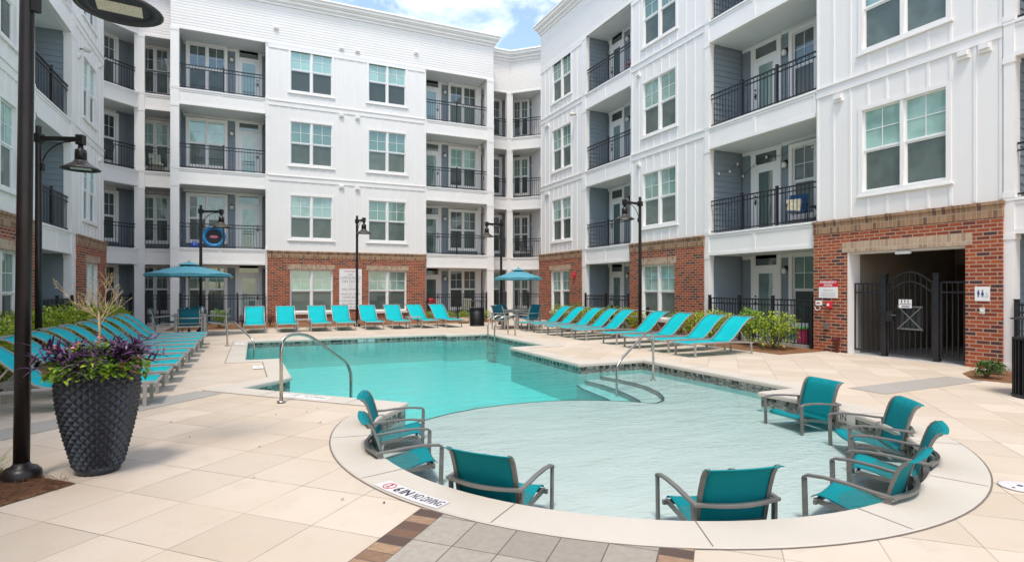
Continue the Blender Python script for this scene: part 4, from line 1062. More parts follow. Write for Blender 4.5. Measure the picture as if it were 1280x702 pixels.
random.seed(11)
for i in range(8):
    a = i / 8 * 6.28 + random.uniform(-.3, .3); branch(Vector((-.005, .01, .30 + .018 * i)), Vector((math.cos(a), math.sin(a), random.uniform(.5, 1.5))), random.uniform(.15, .24), .011, 0)
mb.build('branches', root); ml.build('leaves', root); root.scale = (.8, .8, .95)
random.seed(21)
# grassy plant at the left edge of the bed
mb = MB()
for i in range(46):
    a = random.uniform(0, 6.28); leaf(mb, (random.uniform(-.04, .04), random.uniform(-.04, .04), 0), (math.cos(a), math.sin(a), random.uniform(.5, 1.6)), random.uniform(.22, .42), .009, 'blade_leaves', random.uniform(.2, .8), 5)
o = tag(mb.build('grass_clump'), 'clump of thin yellow green grass blades left of the near lamp post', 'ornamental grass'); o.location = (-1.93, 5.75, .02)

# ------------------------------------------------------------------ shrubs
def make_shrub(name, mat, rx, ry, h, n, ls, lw=.5, seed=0, stems=7):
    random.seed(seed); root = empty(name, (0, 0, 0)); mb = MB(); ms_ = MB()
    lumps = [(Vector((random.uniform(-.55, .55) * rx, random.uniform(-.55, .55) * ry, random.uniform(.35, .72) * h)), random.uniform(.42, .62)) for _ in range(9)]
    for i in range(n):
        c, k = random.choice(lumps); d = rdir(-.75, 1); rr = random.uniform(.55, 1.0) ** .6
        p = c + Vector((d.x * rx, d.y * ry, d.z * h * .62)) * k * rr
        if p.z < .02: continue
        leaf(mb, p, d + rdir(-.3, 1) * .8, ls * random.uniform(.7, 1.3), ls * lw * random.uniform(.8, 1.2), mat, .3, 2)
    for c, k in lumps[:stems]:
        ms_.sweep([(c.x * .2, c.y * .2, 0), (c.x * .6, c.y * .6, c.z * .6), tuple(c)], .014, .014, 'stem')
    mb.build('foliage', root); ms_.build('stems', root); return root
sg = make_shrub('shrub', 'green_leaves', .42, .42, .85, 1500, .06, .5, 3)
sy = make_shrub('shrub', 'yellow_leaves', .40, .40, .62, 1300, .05, .55, 5)
sb = make_shrub('shrub', 'burgundy_leaves', .32, .32, .6, 800, .055, .35, 6)
sd_ = make_shrub('shrub', 'dark_leaves', .22, .22, .3, 500, .05, .5, 8)
for s_ in (sg, sy, sb, sd_): s_['category'] = 'shrub'
used = set()
def plant(proto, x, y, label, s_=1.0, z=.04, group=None, rz=None):
    o = proto if id(proto) not in used else copy_tree(proto); used.add(id(proto))
    put(o, x, y, z, rz if rz is not None else random.uniform(0, 6.28), label, s_, group)
    o['category'] = 'shrub'
random.seed(5)
GR = 'green shrubs behind the right hand loungers'
nm = ['closest to the gate', 'second from the gate', 'third from the gate', 'fourth from the gate', 'fifth from the gate', 'sixth from the gate', 'seventh from the gate', 'eighth from the gate', 'ninth from the gate', 'tenth from the gate', 'eleventh from the gate', 'farthest from the gate']
ys = [9.75, 10.55, 11.35, 12.15, 13.0, 14.9, 15.8, 16.7, 17.6, 18.5, 19.4, 20.4]
for i, y in enumerate(ys):
    plant(sy if i % 3 != 1 else sg, 11.45 + random.uniform(-.15, .15), y, 'leafy green shrub in the bed behind the right hand loungers, %s' % nm[i], (1.3 if i % 3 != 1 else 1.0) * (1.08 if i < 3 else .95) * random.uniform(.9, 1.06), group=GR)
GL = 'yellow green shrubs behind the left hand loungers'
nl = ['nearest', 'second nearest', 'third nearest', 'fourth nearest', 'fifth nearest', 'sixth nearest', 'seventh nearest', 'fourth farthest', 'third farthest', 'second farthest', 'farthest']
for i in range(11):
    plant(sy, -3.75 + random.uniform(-.2, .05), 9.2 + i * 1.1, 'bright yellow green shrub behind the left hand loungers, %s to the camera' % nl[i], 1.55 * random.uniform(.95, 1.12), group=GL)
GB = 'low shrubs under the centre facade'
for i, (x, k) in enumerate(((-1.2, 'g'), (-.4, 'b'), (.5, 'b'), (1.2, 'b'), (4.4, 'b'), (6.9, 'y'), (7.7, 'y'), (8.4, 'y'), (9.4, 'y'))):
    lb = ['green shrub behind the left umbrella table', 'dark burgundy shrub just left of the leftmost back row lounger', 'dark burgundy shrub just right of the leftmost back row lounger', 'dark burgundy shrub under the left brick bay window', 'dark burgundy shrub right of the white rules board', 'yellow green shrub at the right end of the brick bay', 'yellow green shrub behind the rightmost back row lounger', 'yellow green shrub beside the tan rock', 'yellow green shrub right of the waste bin by the far corner']
    plant({'g': sg, 'b': sb, 'y': sy}[k], x, 23.4, lb[i], .8 if k != 'y' else .75, group=GB)
plant(sd_, 11.12, 5.2, 'small dark green shrub against the brick by the right hand waste bin', 1.0, .03)
plant(sd_, 11.7, 5.3, 'tiny green shrub half hidden beside the right hand waste bin', .7, .03)
bm = bmesh.new(); bmesh.ops.create_icosphere(bm, subdivisions=3, radius=.2)
for v in bm.verts: v.co *= 1 + .25 * noise.noise(v.co * 6); v.co.z *= .7; v.co.x *= 1.4
me = bpy.data.meshes.new('rock'); bm.to_mesh(me); bm.free(); me.materials.append(MATS['rock']); o = bpy.data.objects.new('rock', me); COL.objects.link(o); o.location = (8.1, 22.6, .12); tag(o, 'rounded tan rock in the bed left of the far waste bin', 'rock')
# ------------------------------------------------------------------ fences, gate, rails
def fence(fr, s0, s1, n, label, h=1.2, z=.02):
    root = empty('metal_fence', fr((s0 + s1) / 2, n, 0), 0, label, 'fence', 'black metal fences in front of the ground floor patios')
    mb = MB(fr); top = z + h
    for a, b in ((top - .035, top), (top - .17, top - .14), (z + .08, z + .11)): mb.box(s0, s1, n - .014, n + .014, a, b, 'black_metal')
    k = int((s1 - s0) / .1)
    for i in range(1, k): x = s0 + (s1 - s0) * i / k; mb.box(x - .008, x + .008, n - .008, n + .008, z + .11, top - .035, 'black_metal')
    o = mb.build('fence_panel', root); 
    L = s1 - s0; m_ = max(2, round(L / 1.25))
    for i in range(0, m_ + 1):
        if i in (0, m_) and True: pass
        x = s0 + .03 + (L - .06) * i / m_; pb = MB(fr); pb.box(x - .032, x + .032, n - .032, n + .032, 0, top + .07, 'black_metal'); pb.box(x - .04, x + .04, n - .04, n + .04, top + .07, top + .085, 'black_metal'); pb.build('post', root)
fence(F_R, 9.40, 12.84, .06, 'black metal fence of the ground floor patio just left of the gated passage')
fence(F_R, 16.80, 19.80, .06, 'black metal fence of the ground floor patio between the two brick bays on the right')
fence(F_R, 2.0, 5.38, .06, 'black metal fence right of the gated passage at the right edge')
fence(F_L, 17.2, 19.98, .06, 'black metal fence of the left wing patio behind the left hand lamp post')
fence(F_C, -2.75, .38, .06, 'black metal fence of the patio behind the left umbrella')
fence(F_C, 7.42, 10.50, .06, 'black metal fence of the patio behind the rightmost back row loungers')
fence(F_B1, -4.12, -3.12, .0, 'short black metal fence in the far left corner'); fence(F_A1, .3, 1.7, .0, 'black metal fence of the angled patio in the far left corner')
fence(F_B1, 10.9, 12.2, .0, 'short black metal fence left of the white post in the far right corner'); fence(F_A2, .3, 1.7, .0, 'black metal fence of the angled patio in the far right corner')
# gate in the passage
G = empty('entrance_gate', F_R(7.3, -.1, 0), 0, 'black metal arched gate with side panels closing the passage in the brick bay', 'gate')
gn = -.12
def bars(name, s0, s1, top, arch=0, parent=G):
    mb = MB(F_R)
    f = lambda x: top + arch * math.sin(math.pi * (x - s0) / (s1 - s0))
    k = max(2, int((s1 - s0) / .1))
    for i in range(k + 1):
        x = s0 + (s1 - s0) * i / k; w_ = .018 if i in (0, k) else .009
        mb.box(x - w_, x + w_, gn - w_, gn + w_, .08, f(x) - .01, 'black_metal')
    for off in (0, -.2): mb.sweep([(s0 + (s1 - s0) * i / 16, gn, f(s0 + (s1 - s0) * i / 16) + off) for i in range(17)], .03, .035, 'black_metal')
    mb.box(s0, s1, gn - .015, gn + .015, .08, .12, 'black_metal'); return mb
bars('x', 7.86, 8.46, 1.6).build('side_panel', G); bars('x', 6.16, 6.66, 1.62).build('side_panel', G)
for x in (7.78, 6.74): mb = MB(F_R); mb.box(x - .05, x + .05, gn - .05, gn + .05, 0, 1.78, 'black_metal'); mb.box(x - .06, x + .06, gn - .06, gn + .06, 1.78, 1.81, 'black_metal'); mb.build('post', G)
mb = bars('x', 6.82, 7.70, 1.62, .22)
for a in (0, 1): pass
x0, x1, z0, z1 = 7.0, 7.5, .62, 1.12
mb.box(x0, x1, gn - .02, gn + .02, z0, z0 + .03, 'grey_metal'); mb.box(x0, x1, gn - .02, gn + .02, z1 - .03, z1, 'grey_metal'); mb.box(x0, x0 + .02, gn - .018, gn + .018, z0, z1, 'black_metal'); mb.box(x1 - .02, x1, gn - .018, gn + .018, z0, z1, 'black_metal')
mb.sweep([(x0, gn + .02, z0), (x1, gn + .02, z1)], .012, .02, 'grey_metal'); mb.sweep([(x1, gn + .03, z0), (x0, gn + .03, z1)], .012, .02, 'grey_metal')
mb.face([(x0, gn - .022, z0), (x1, gn - .022, z0), (x1, gn - .022, z1), (x0, gn - .022, z1)], 'screen')
lf = mb.build('gate_leaf', G)
mb = MB(F_R); mb.box(7.58, 7.72, gn - .04, gn + .06, .78, 1.0, 'black_metal'); mb.sweep([(7.6, gn + .07, .92), (7.5, gn + .08, .92)], .02, .02, 'grey_metal'); o = mb.build('lock', None); o.parent = lf
mb = MB(F_R); mb.box(7.2, 7.46, gn + .04, gn + .045, 1.08, 1.26, 'sign_white')
for i in range(3): mb.box(7.26 + i * .065, 7.28 + i * .065, gn + .0455, gn + .047, 1.19, 1.25, 'ink')
mb.box(7.22, 7.44, gn + .0455, gn + .047, 1.155, 1.168, 'ink'); mb.box(7.24, 7.4, gn + .0455, gn + .047, 1.10, 1.13, 'ink_grey')
o = mb.build('notice', None); o.parent = lf

def rail(name, label, pts, cat='handrail', r=.045, flanges=True, group=None):
    root = empty(name, pts[0][:2] + (0,), 0, label, cat, group); lo = Vector(root.location)
    # round the corners
    P = [Vector(p) - lo for p in pts]; path = [P[0]]
    for i in range(1, len(P) - 1):
        a, b, c = P[i - 1], P[i], P[i + 1]; k = min(.2, (b - a).length * .45, (c - b).length * .45)
        p, q_ = b + (a - b).normalized() * k, b + (c - b).normalized() * k
        path += [p.lerp(b, t).lerp(b.lerp(q_, t), t) for t in (0, .2, .4, .6, .8, 1)]
    path.append(P[-1])
    mb = MB(); mb.sweep([tuple(p) for p in path], r, r, 'steel', round_=True, seg=14); mb.build('tube', root)
    if flanges:
        for p in (P[0], P[-1])[:flanges]: mb = MB(); mb.lathe([(.055, 0), (.055, .012), (.03, .02)], p.x, p.y, 'steel', 20, p.z + .012); mb.build('flange', root)
    return root
GRP = 'steel pool handrails'
rail('handrail', 'tall bent steel handrail at the near left edge of the pool beside the low armchairs', [(.31, 7.93, 0), (.31, 7.93, .88), (.64, 8.17, .88), (1.31, 8.67, .33), (1.31, 8.67, -.6)], flanges=1, group=GRP)
rail('handrail', 'bent steel handrail standing in the shallow water on the curved steps', [(7.0, 8.71, SH - .012), (7.0, 8.71, .62), (6.75, 8.6, .66), (5.84, 8.27, .16), (5.84, 8.27, -.64)], flanges=1, group=GRP)
rail('handrail', 'small steel handrail in the far left corner of the pool', [(-.66, 16.3, 0), (-.66, 16.3, .62), (-.5, 16.0, .64), (-.02, 15.2, .2), (-.02, 15.2, -.5)], flanges=1, group=GRP)
root = empty('pool_ladder', (6.9, 16.4, 0), 0, 'steel grab rail ladder with two loops at the far right corner of the pool', 'pool ladder')
for y in (16.15, 16.7):
    mb = MB(); pts = [(.62, y - 16.4, 0)] + [(.62 - .02 - .34 * (1 - math.cos(R(a))) , y - 16.4, .42 + .2 * math.sin(R(a))) for a in (10, 40, 70, 90)] + [(.0, y - 16.4, .52), (-.09, y - 16.4, .3), (-.1, y - 16.4, -.7)]
    mb.sweep(pts, .045, .045, 'steel', round_=True, seg=12); mb.build('rail', root)
for z in (-.3, -.55): mb = MB(); mb.box(-.16, -.06, -.25, .3, z - .015, z + .015, 'steel'); mb.build('step', root)
# low barrier rail behind the right hand loungers
root = empty('barrier_rail', (11.0, 14.3, 0), 0, 'low double rail of pale metal on black posts behind the right hand loungers', 'barrier')
mb = MB(); mb.sweep([(-.05, -1.0, .80), (-.05, 2.2, .80)], .03, .03, 'silver_metal', round_=True); mb.sweep([(-.05, -1.0, .60), (-.05, 2.2, .60)], .03, .03, 'silver_metal', round_=True); mb.build('rails', root)
for y in (-.35, 1.55): mb = MB(); mb.box(-.03, .03, y - .03, y + .03, 0, .92, 'black_metal'); mb.build('post', root)

# ------------------------------------------------------------------ bins
def bin_(label, x, y, r, h, sc_=1):
    root = empty('waste_bin', (x, y, 0), 0, label, 'waste bin', 'black metal waste bins')
    mb = MB(); mb.lathe([(r + .03, 0), (r + .035, .03), (r, .05)], 0, 0, 'black_metal', 36); mb.build('foot_ring', root)
    mb = MB()
    for i in range(36):
        a = i / 36 * 2 * math.pi; c_, s_ = math.cos(a), math.sin(a)
        mb.sweep([(r * c_, r * s_, .04), (r * c_, r * s_, h)], .011, r * .135, 'black_metal', up=(c_, s_, 0))
    mb.lathe([(r + .012, h - .03), (r + .02, h), (r - .02, h + .01)], 0, 0, 'black_metal', 36); mb.build('slatted_body', root)
    mb = MB(); mb.lathe([(r - .03, .05), (r - .03, h - .02)], 0, 0, 'grey_plastic', 30); mb.build('liner', root)
    for i in range(4):
        a = i / 4 * 2 * math.pi + .5; mb = MB(); mb.sweep([((r - .02) * math.cos(a), (r - .02) * math.sin(a), h), ((r - .02) * math.cos(a), (r - .02) * math.sin(a), h + .25)], .02, .02, 'black_metal'); mb.build('lid_support', root)
    mb = MB(); mb.lathe([(r + .04, h + .25), (r + .05, h + .262), (r * .5, h + .30), (0, h + .31)], 0, 0, 'black_metal', 36); mb.build('lid', root)
bin_('large black slatted waste bin with a raised lid at the right edge by the gate', 9.80, 3.90, .33, .82)
bin_('black slatted waste bin far across the pool beside the right back loungers', 8.05, 20.9, .27, .72)

# ------------------------------------------------------------------ signs and markings
# pool rules board on the centre brick bay
root = empty('rules_sign', F_C(3.9, .1, .6), 0, 'tall white pool rules board between the two brick bay windows', 'sign')
mb = MB(F_C); mb.box(3.40, 4.38, .095, .12, .56, 2.36, 'sign_white'); mb.build('board', root)
mb = MB(F_C)
def tx(s, x, z, size, m='ink_grey', fr=F_C, n=.1225, bold=0, sx=1, rev=False, mbb=None): text_faces(mbb or mb, s, lambda u, v: (x + (-u if rev else u), n, z + v), size, m, bold=bold, sx=sx)
for s_, z_, sz in (('WARNING', 2.25, .12), ('NO', 2.10, .15), ('LIFEGUARD', 1.96, .17), ('ON DUTY', 1.80, .17), ('NO DIVING', 1.44, .14), ('SWIM AT YOUR', 1.23, .12), ('OWN RISK', 1.09, .14), ('CHILDREN MUST', .93, .11), ('BE SUPERVISED', .79, .11), ('SHOWER FIRST', .65, .11)):
    tx(s_, 3.89, z_, sz, 'ink_red' if s_ == 'WARNING' else 'ink_grey')
mb.sweep([(3.89 + .07 * math.cos(R(a)), .124, 1.62 + .07 * math.sin(R(a))) for a in range(0, 360, 24)], .004, .014, 'ink_grey', up=(0, 1, 0), closed=True)
mb.build('lettering', root)
# emergency phone sign and fittings
root = empty('emergency_phone_sign', F_R(8.95, .1, 1.3), 0, 'red and white EMERGENCY PHONE sign on the brick left of the gate', 'sign')
mb = MB(F_R); mb.box(8.72, 9.2, .092, .1, 1.27, 1.53, 'sign_white'); mb.box(8.72, 9.2, .092, .102, 1.53, 1.68, 'sign_red'); mb.build('board', root)
mb = MB(F_R); tx('EMERGENCY', 8.96, 1.64, .075, 'sign_white', F_R, .104, .002, 1, True); tx('PHONE', 8.96, 1.57, .065, 'sign_white', F_R, .104, .002, 1, True)
tx('CALL 911', 8.96, 1.45, .06, 'ink_grey', F_R, .102, 0, 1, True)
for i in range(3): mb.box(8.78, 9.14, .101, .102, 1.38 - i * .035, 1.385 - i * .035, 'ink_grey')
mb.build('lettering', root)
root = empty('telephone_box', F_R(9.2, .1, 1.1), 0, 'small white wall telephone with a curly cord below the emergency sign', 'telephone')
mb = MB(F_R); mb.box(9.12, 9.26, .092, .14, 1.09, 1.2, 'sign_white'); mb.box(9.15, 9.23, .14, .142, 1.13, 1.16, 'ink_red'); mb.build('box', root, bevel=.006)
mb = MB(F_R); mb.sweep([(9.22 + .07 * math.cos(R(a)), .12, 1.03 + .06 * math.sin(R(a))) for a in range(60, 400, 20)], .02, .02, 'sign_white', up=(0, 1, 0), round_=True, seg=6); mb.build('cord', root)
root = empty('alarm_box', F_R(8.95, .1, 1.1), 0, 'small red alarm box on the brick below the emergency sign', 'alarm')
mb = MB(F_R); mb.box(8.86, 8.99, .092, .15, 1.03, 1.19, 'sign_red'); mb.build('case', root, bevel=.005)
mb = MB(F_R); mb.box(8.9, 8.95, .15, .165, 1.08, 1.14, 'sign_white'); mb.build('button', root)
root = empty('fire_alarm', F_R(20.55, .1, 1.9), 0, 'round red fire alarm bell on the far right brick bay', 'alarm')
f2 = F_R; mb = MB(f2); mb.sweep([(20.6, .09, 2.05), (20.6, .16, 2.05)], .19, .19, 'sign_red', up=(0, 0, 1), round_=True, seg=20); mb.build('bell', root); mb = MB(f2); mb.box(20.53, 20.67, .092, .11, 1.92, 2.2, 'sign_red'); mb.build('back_plate', root)
root = empty('outlet_box', F_R(8.95, .1, .6), 0, 'grey weatherproof electrical outlet low on the brick left of the gate', 'outlet')
mb = MB(F_R); mb.box(8.95, 9.05, .092, .15, .52, .68, 'grey_metal'); mb.build('cover', root, bevel=.006)
root = empty('standpipe', F_R(8.75, .1, 0), 0, 'dark red standpipe fitting at the foot of the brick left of the gate', 'standpipe')
mb = MB(F_R); mb.sweep([(8.72, .13, 0), (8.72, .13, .28), (8.72, .2, .34)], .07, .07, 'brown_red', round_=True); simple('brown_red', (.12, .02, .02), .5)
mb.build('pipe', root); mb = MB(F_R); mb.box(8.66, 8.80, .1, .2, .24, .36, 'brown_red'); mb.build('valve', root)
# restroom sign
root = empty('restroom_sign', F_R(5.86, .1, 1.4), 0, 'square white restroom sign with blue figures on the brick right of the gate', 'sign')
mb = MB(F_R); mb.box(5.74, 5.98, .092, .1, 1.26, 1.53, 'sign_white'); mb.build('board', root)
mb = MB(F_R)
for x, skirt in ((5.92, 0), (5.855, 1)):
    mb.lathe if 0 else None
    mb.face([(x + .014 * math.cos(k), .102, 1.455 + .014 * math.sin(k)) for k in [i * math.pi / 6 for i in range(12)]], 'ink_blue')
    if skirt: mb.face([(x - .008, .102, 1.435), (x + .008, .102, 1.435), (x + .028, .102, 1.375), (x - .028, .102, 1.375)], 'ink_blue')
    else: mb.face([(x - .02, .102, 1.435), (x + .02, .102, 1.435), (x + .016, .102, 1.375), (x - .016, .102, 1.375)], 'ink_blue')
    for d in (-.008, .008): mb.face([(x + d - .005, .102, 1.375), (x + d + .005, .102, 1.375), (x + d + .005, .102, 1.33), (x + d - .005, .102, 1.33)], 'ink_blue')
mb.sweep([(5.79 + .025 * math.cos(R(a)), .102, 1.36 + .025 * math.sin(R(a))) for a in range(-200, 40, 30)], .004, .006, 'ink_grey', up=(0, 1, 0)); mb.sweep([(5.79, .102, 1.43), (5.79, .102, 1.385), (5.77, .102, 1.385)], .004, .007, 'ink_grey', up=(0, 1, 0))
mb.build('pictogram', root)
root = empty('wall_plate', F_R(5.85, .1, 1.1), 0, 'small beige switch plate on the brick below the restroom sign', 'switch plate')
mb = MB(F_R); mb.box(5.82, 5.9, .092, .105, 1.02, 1.14, 'cast_sill'); mb.box(5.845, 5.875, .105, .112, 1.06, 1.1, 'sign_white'); mb.build('plate', root)

# depth marking tiles on the coping: frame along the arc
def arc_mark(name, label, ang0, r0, r1, ang1, items, symbol=None):
    root = empty(name, (CX + r1 * math.cos(R(ang0)), CY + r1 * math.sin(R(ang0)), .012), 0, label, 'pool marking')
    mb = MB(); mb.world = True; n = 14; z = .0165
    def A_(r, a): return (CX + r * math.cos(R(a)), CY + r * math.sin(R(a)))
    for i in range(n):
        a, b = ang0 + (ang1 - ang0) * i / n, ang0 + (ang1 - ang0) * (i + 1) / n
        mb.face([(*A_(r0, a), z), (*A_(r1, a), z), (*A_(r1, b), z), (*A_(r0, b), z)], 'marking_tile')
    mb.build('tile', root)
    mb = MB(); mb.world = True
    for s_, am, rm, size, bold, sx in items:
        # read from outside the pool: letters run with the angle, tops towards the water
        text_faces(mb, s_, lambda u, v: (*A_(rm - v, am + math.degrees(u / rm)), z + .002), size, 'ink', bold=bold, sx=sx)
    if symbol:
        a0, rm = symbol; c = A_(rm, a0)
        mb.sweep([(c[0] + .05 * math.cos(R(a)), c[1] + .05 * math.sin(R(a)), z + .002) for a in range(0, 360, 20)], .008, .002, 'ink_red', closed=True)
        mb.sweep([(c[0] - .035, c[1] - .035, z + .002), (c[0] + .035, c[1] + .035, z + .002)], .008, .002, 'ink_red')
        mb.sweep([(c[0] - .03, c[1] + .01, z + .001), (c[0], c[1], z + .001), (c[0] + .035, c[1] + .015, z + .001)], .008, .002, 'ink')
    mb.build('lettering', root)
def ang(u, v):
    import_a = math.atan2(321, 700); s_, c_ = math.sin(import_a), math.cos(import_a); d = 700 * 1.5 / (v - 360); r = (u - 640) / 700 * d
    return math.degrees(math.atan2(d * c_ - r * s_ - CY, d * s_ + r * c_ - CX)) % 360
a0, a1 = ang(463, 609), ang(546, 638)
aa = lambda t: a0 + (a1 - a0) * t
arc_mark('depth_marking', 'white tile lettered 6 IN NO DIVING on the near edge of the coping', a0, RO - .15, RO - .01, a1,
         [('6', aa(.315), RO - .08, .125, .003, .8), ('IN', aa(.455), RO - .08, .125, .003, .8), ('NO DIVING', aa(.77), RO - .08, .125, .0, .44)], (aa(.16), RO - .08))
def flat_text(name, label, x, y, rz, items, w_, d_, z=.0165):
    root = empty(name, (x, y, z), rz, label, 'pool marking')
    mb = MB(); mb.box(-w_ / 2, w_ / 2, -d_ / 2, d_ / 2, -.004, 0, 'sign_white'); mb.build('tile', root)
    mb = MB()
    for s_, ux, uy, size, sx in items: text_faces(mb, s_, lambda u, v: (ux + u, uy + v, .002), size, 'ink', sx=sx)
    mb.build('lettering', root); return root
a = math.atan2(7.22 - 9.34, 2.01)
flat_text('depth_marking', 'white coping tile lettered 3 FT NO DIVING beside the near left handrail', .62, 8.16, a, [('3 FT', -.22, 0, .13, .8), ('NO DIVING', .17, 0, .12, .6)], .78, .16)
flat_text('depth_marking', 'small white depth tile on the peninsula at the left of the pool', .05, 11.6, R(-90), [('4 FT', 0, 0, .13, .8)], .4, .18)
flat_text('depth_marking', 'small white depth tile beside the far left handrail', -.38, 16.6, R(-90), [('4 FT', 0, 0, .13, .8)], .4, .18)
# wall numbers on the waterline
def wall_text(name, label, s, x, y, rz, size, w_):
    root = empty(name, (x, y, -.075), rz, label, 'pool marking'); mb = MB(); mb.box(-w_ / 2, w_ / 2, -.006, 0, -.065, .06 if size > .1 else .005, 'cast_sill' if size > .1 else 'sign_white'); mb.build('tile', root)
    mb = MB(); text_faces(mb, s, lambda u, v: (u, -.0075, v - (0 if size > .1 else .03)), size, 'ink', bold=.001); mb.build('lettering', root)
aw = 345; c_, s_ = math.cos(R(aw)), math.sin(R(aw))
wall_text('depth_marking', 'white waterline tile with the black figures 6 IN behind the right hand low armchairs', '6 IN', CX + (RI - .004) * c_, CY + (RI - .004) * s_, R(aw - 90), .11, .46)
wall_text('depth_marking', 'white waterline tile with black depth figures on the far wall of the pool', '4 FT', 3.1, 17.53, 0, .085, .5)
# skimmer lid and drain
mb = MB(); mb.lathe([(.13, .004), (.132, .01), (.12, .013), (.0, .014)], 0, 0, 'marking_tile', 32); 
root = empty('deck_skimmer', (5.24, 2.24, 0), 0, 'round white skimmer cover set in the deck at the lower right', 'skimmer'); o = mb.build('cover', root)
mb = MB()
for dx, dy, r_ in ((-.09, 0, .012), (.0, .0, .02), (.09, 0, .012)): mb.lathe([(r_, .0145), (0, .0152)], dx, dy, 'ink', 14)
mb.build('finger_hole', root)
mb = MB(); mb.box(-.14, .14, -.004, .0, -.045, .0, 'ink'); o = tag(mb.build('skimmer_mouth'), 'dark slot of the skimmer in the far pool wall', 'skimmer'); o.location = (2.2, 17.528, -.075)
# a few fallen leaves / specks on the slabs
mb = MB()
for i in range(16):
    x, y = random.uniform(-1.2, 1.2), random.uniform(3.3, 8.0)
    if math.dist((x, y), (CX, CY)) < 3.3: continue
    leaf(mb, (x, y, .008), (random.uniform(-1, 1), random.uniform(-1, 1), .1), .025, .015, 'burgundy_leaves', 0, 2)
tag(mb.build('fallen_leaves'), 'a few tiny dark fallen leaves scattered over the pale slabs', 'fallen leaves', kind='stuff')

# ------------------------------------------------------------------ things on the balconies
# round toss game on the centre second floor
root = empty('target_game', F_C(-1.55, -.25, 3.14), 0, 'round blue and black inflatable target leaning on the second floor balcony rail', 'game')
c = (-1.55, -.2, 3.62)
mb = MB(F_C); mb.sweep([(c[0] + .37 * math.cos(R(a)), c[1], c[2] + .37 * math.sin(R(a))) for a in range(0, 360, 20)], .16, .16, 'sky_blue', up=(0, 1, 0), closed=True, round_=True); mb.build('ring', root)
mb = MB(F_C); mb.sweep([(c[0], c[1] - .03, c[2]), (c[0], c[1] + .02, c[2])], .66, .66, 'ink', up=(0, 0, 1), round_=True, seg=28); mb.build('centre_disc', root)
mb = MB(F_C); mb.face([(c[0] + .16 * math.cos(R(a)), c[1] + .026, c[2] + .06 * math.sin(R(a))) for a in range(0, 360, 20)], 'pink_petals'); mb.build('emblem', root)
root = empty('blue_bag', F_C(-2.35, -.3, 3.14), 0, 'bright blue bag on the second floor balcony floor above the left umbrella', 'bag')
mb = MB(F_C); mb.lathe([(.15, 0), (.17, .08), (.15, .18), (.08, .22), (.05, .22)], -2.25, -.35, 'blue_plastic', 16, 3.14); mb.build('bag_body', root)
mb = MB(F_C); mb.sweep([(-2.33, -.35, 3.34), (-2.3, -.35, 3.42), (-2.2, -.35, 3.42), (-2.17, -.35, 3.34)], .02, .02, 'blue_plastic'); mb.build('strap', root)
def deck_chair(fr, s, n, z, rz, label, cm, fm='ink', h=.9):
    p = fr(s, n, z); root = empty('balcony_chair', p, rz, label, 'chair')
    mb = MB(); mb.box(-.22, .22, -.2, .22, .38, .42, cm); mb.build('seat', root, bevel=.01)
    mb = MB(); mb.sweep([(0, -.2, .42), (0, -.32, h)], .44, .03, cm, up=(0, 1, 0)); mb.build('backrest', root)
    for x in (-.22, .22):
        for y in (-.2, .22): mb = MB(); mb.sweep([(x, y, 0), (x, y, .4)], .022, .022, fm); mb.build('leg', root)
        mb = MB(); mb.sweep([(x, -.26, .62), (x, .22, .6), (x, .22, .4)], .03, .02, fm); mb.build('armrest', root)
    return root
deck_chair(F_R, 10.35, -.6, 3.12, R(120), 'navy blue chair with a striped cushion on the right hand second floor balcony', 'navy_cloth')
root = empty('cushion', F_R(10.35, -.47, 3.5), R(110), 'cream and yellow cushion leaning on the navy balcony chair', 'cushion')
bm = bmesh.new(); bmesh.ops.create_cube(bm, size=1); bmesh.ops.subdivide_edges(bm, edges=bm.edges[:], cuts=5, use_grid_fill=True)
for v in bm.verts:
    k = 1 - max(abs(v.co.x), abs(v.co.z)) ** 4 * 8; v.co = Vector((v.co.x * .36, v.co.y * (.05 + .10 * max(0, k)), v.co.z * .34))
me = bpy.data.meshes.new('cushion_body'); bm.to_mesh(me); bm.free(); me.materials.append(MATS['cream_cloth']); o = bpy.data.objects.new('cushion_body', me); COL.objects.link(o); o.parent = root; o.location = (0, 0, .17); o.rotation_euler = (R(15), 0, 0)
root = empty('balcony_table', F_R(9.75, -.6, 3.12), 0, 'small black metal table on the right hand second floor balcony', 'side table')
mb = MB(); mb.lathe([(.0, .45), (.22, .45), (.22, .47), (0, .47)], 0, 0, 'black_metal', 20); mb.build('table_top', root)
for a in (0, 2.1, 4.2): mb = MB(); mb.sweep([(.18 * math.cos(a), .18 * math.sin(a), 0), (.1 * math.cos(a + 3.1), .1 * math.sin(a + 3.1), .45)], .018, .018, 'black_metal'); mb.build('leg', root)
deck_chair(F_B1, -3.8, -.5, 6.32, R(200), 'chair with a floral cushion on the third floor corner balcony at left', 'striped_cloth')
deck_chair(F_A1, 1.1, -.5, 6.32, R(150), 'dark folding chair on the third floor angled balcony at left', 'grey_plastic')
deck_chair(F_R, 17.2, -.5, 9.52, R(90), 'red plastic chair on the top floor balcony of the right wing', 'red_paint', 'red_paint', .55)
deck_chair(F_C, 9.5, -.4, .08, R(0), 'chair with pale striped cushions on the patio behind the rightmost back row lounger', 'striped_cloth')
deck_chair(F_A2, .7, -.6, 3.12, R(200), 'small dark chair on the second floor balcony in the far right corner', 'grey_plastic')
root = empty('patio_grill', F_C(7.75, -.5, .1), 0, 'red kettle grill on the patio behind the right back loungers', 'grill')
mb = MB(F_C); mb.lathe([(0, .62), (.16, .68), (.22, .8), (.22, .84)], 7.75, -.5, 'red_paint', 20); mb.lathe([(.22, .85), (.2, .95), (.1, 1.02), (0, 1.04)], 7.75, -.5, 'red_paint', 20); mb.build('bowl', root)
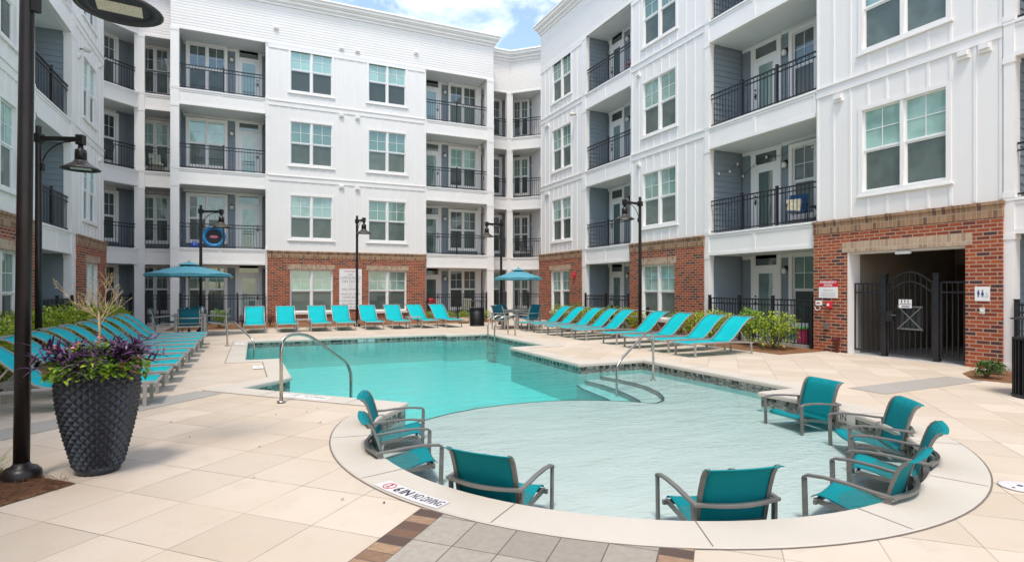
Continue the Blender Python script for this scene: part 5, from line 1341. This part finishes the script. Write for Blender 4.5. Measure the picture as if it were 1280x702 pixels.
for a in (0, 2.1, 4.2): mb = MB(F_C); mb.sweep([(7.75 + .1 * math.cos(a), -.5 + .1 * math.sin(a), .68), (7.75 + .25 * math.cos(a), -.5 + .25 * math.sin(a), .08)], .02, .02, 'black_metal'); mb.build('leg', root)
# storage tubs on the right patio
for i, (s_, c1, c2, h, lab) in enumerate(((9.95, 'magenta_plastic', 'green_plastic', .36, 'magenta storage tub with a green lid on the patio left of the gate'), (9.62, 'blue_plastic', 'sky_blue', .46, 'blue storage tub with a pale blue lid on the patio left of the gate'))):
    p = F_R(s_, -.45, .09); root = empty('storage_tub', p, 0, lab, 'storage box')
    mb = MB(); mb.prism([(-.18, -.14), (.18, -.14), (.18, .14), (-.18, .14)], 0, h, c1, bottom=True); mb.build('tub', root, bevel=.02); mb = MB(); mb.box(-.2, .2, -.16, .16, h, h + .05, c2); mb.build('lid', root, bevel=.015)
# string of bulbs on the right second floor balcony
root = empty('string_lights', F_R(12.6, -.7, 5.3), 0, 'string of small round bulbs swagged along the right hand second floor balcony', 'string lights')
pts = [(12.84, -.35, 5.0), (12.8, -.75, 5.1), (12.78, -1.05, 5.35), (12.78, -1.28, 5.0), (12.3, -1.27, 5.25), (11.9, -1.27, 5.4), (11.4, -1.27, 5.3), (10.9, -1.27, 5.45), (10.4, -1.27, 5.35), (9.9, -1.27, 5.45), (9.5, -1.27, 5.4)]
mb = MB(F_R); mb.sweep(pts, .008, .008, 'ink'); mb.build('wire', root)
for p in pts: mb = MB(F_R); mb.lathe([(0, -.05), (.028, -.035), (.034, 0), (.02, .03), (.0, .04)], p[0], p[1] + .02, 'globe', 10, p[2] - .03); mb.build('bulb', root)
# wall floodlights
for fr, s_, z_, lab in ((F_L, 20.9, 8.75, 'grey floodlight on the left wing wall beside the balcony'), (F_R, 20.6, 8.9, 'grey floodlight on the far end of the right wing wall')):
    root = empty('floodlight', fr(s_, .1, z_), 0, lab, 'floodlight')
    mb = MB(fr); mb.sweep([(s_, .02, z_), (s_, .12, z_)], .05, .05, 'grey_metal', round_=True); mb.build('bracket', root)
    mb = MB(fr); mb.lathe([(0, -.09), (.09, -.06), (.11, 0), (.08, .06), (0, .08)], s_, .2, 'cast_sill', 16, z_); mb.build('head', root)
bpy.context.view_layer.update()
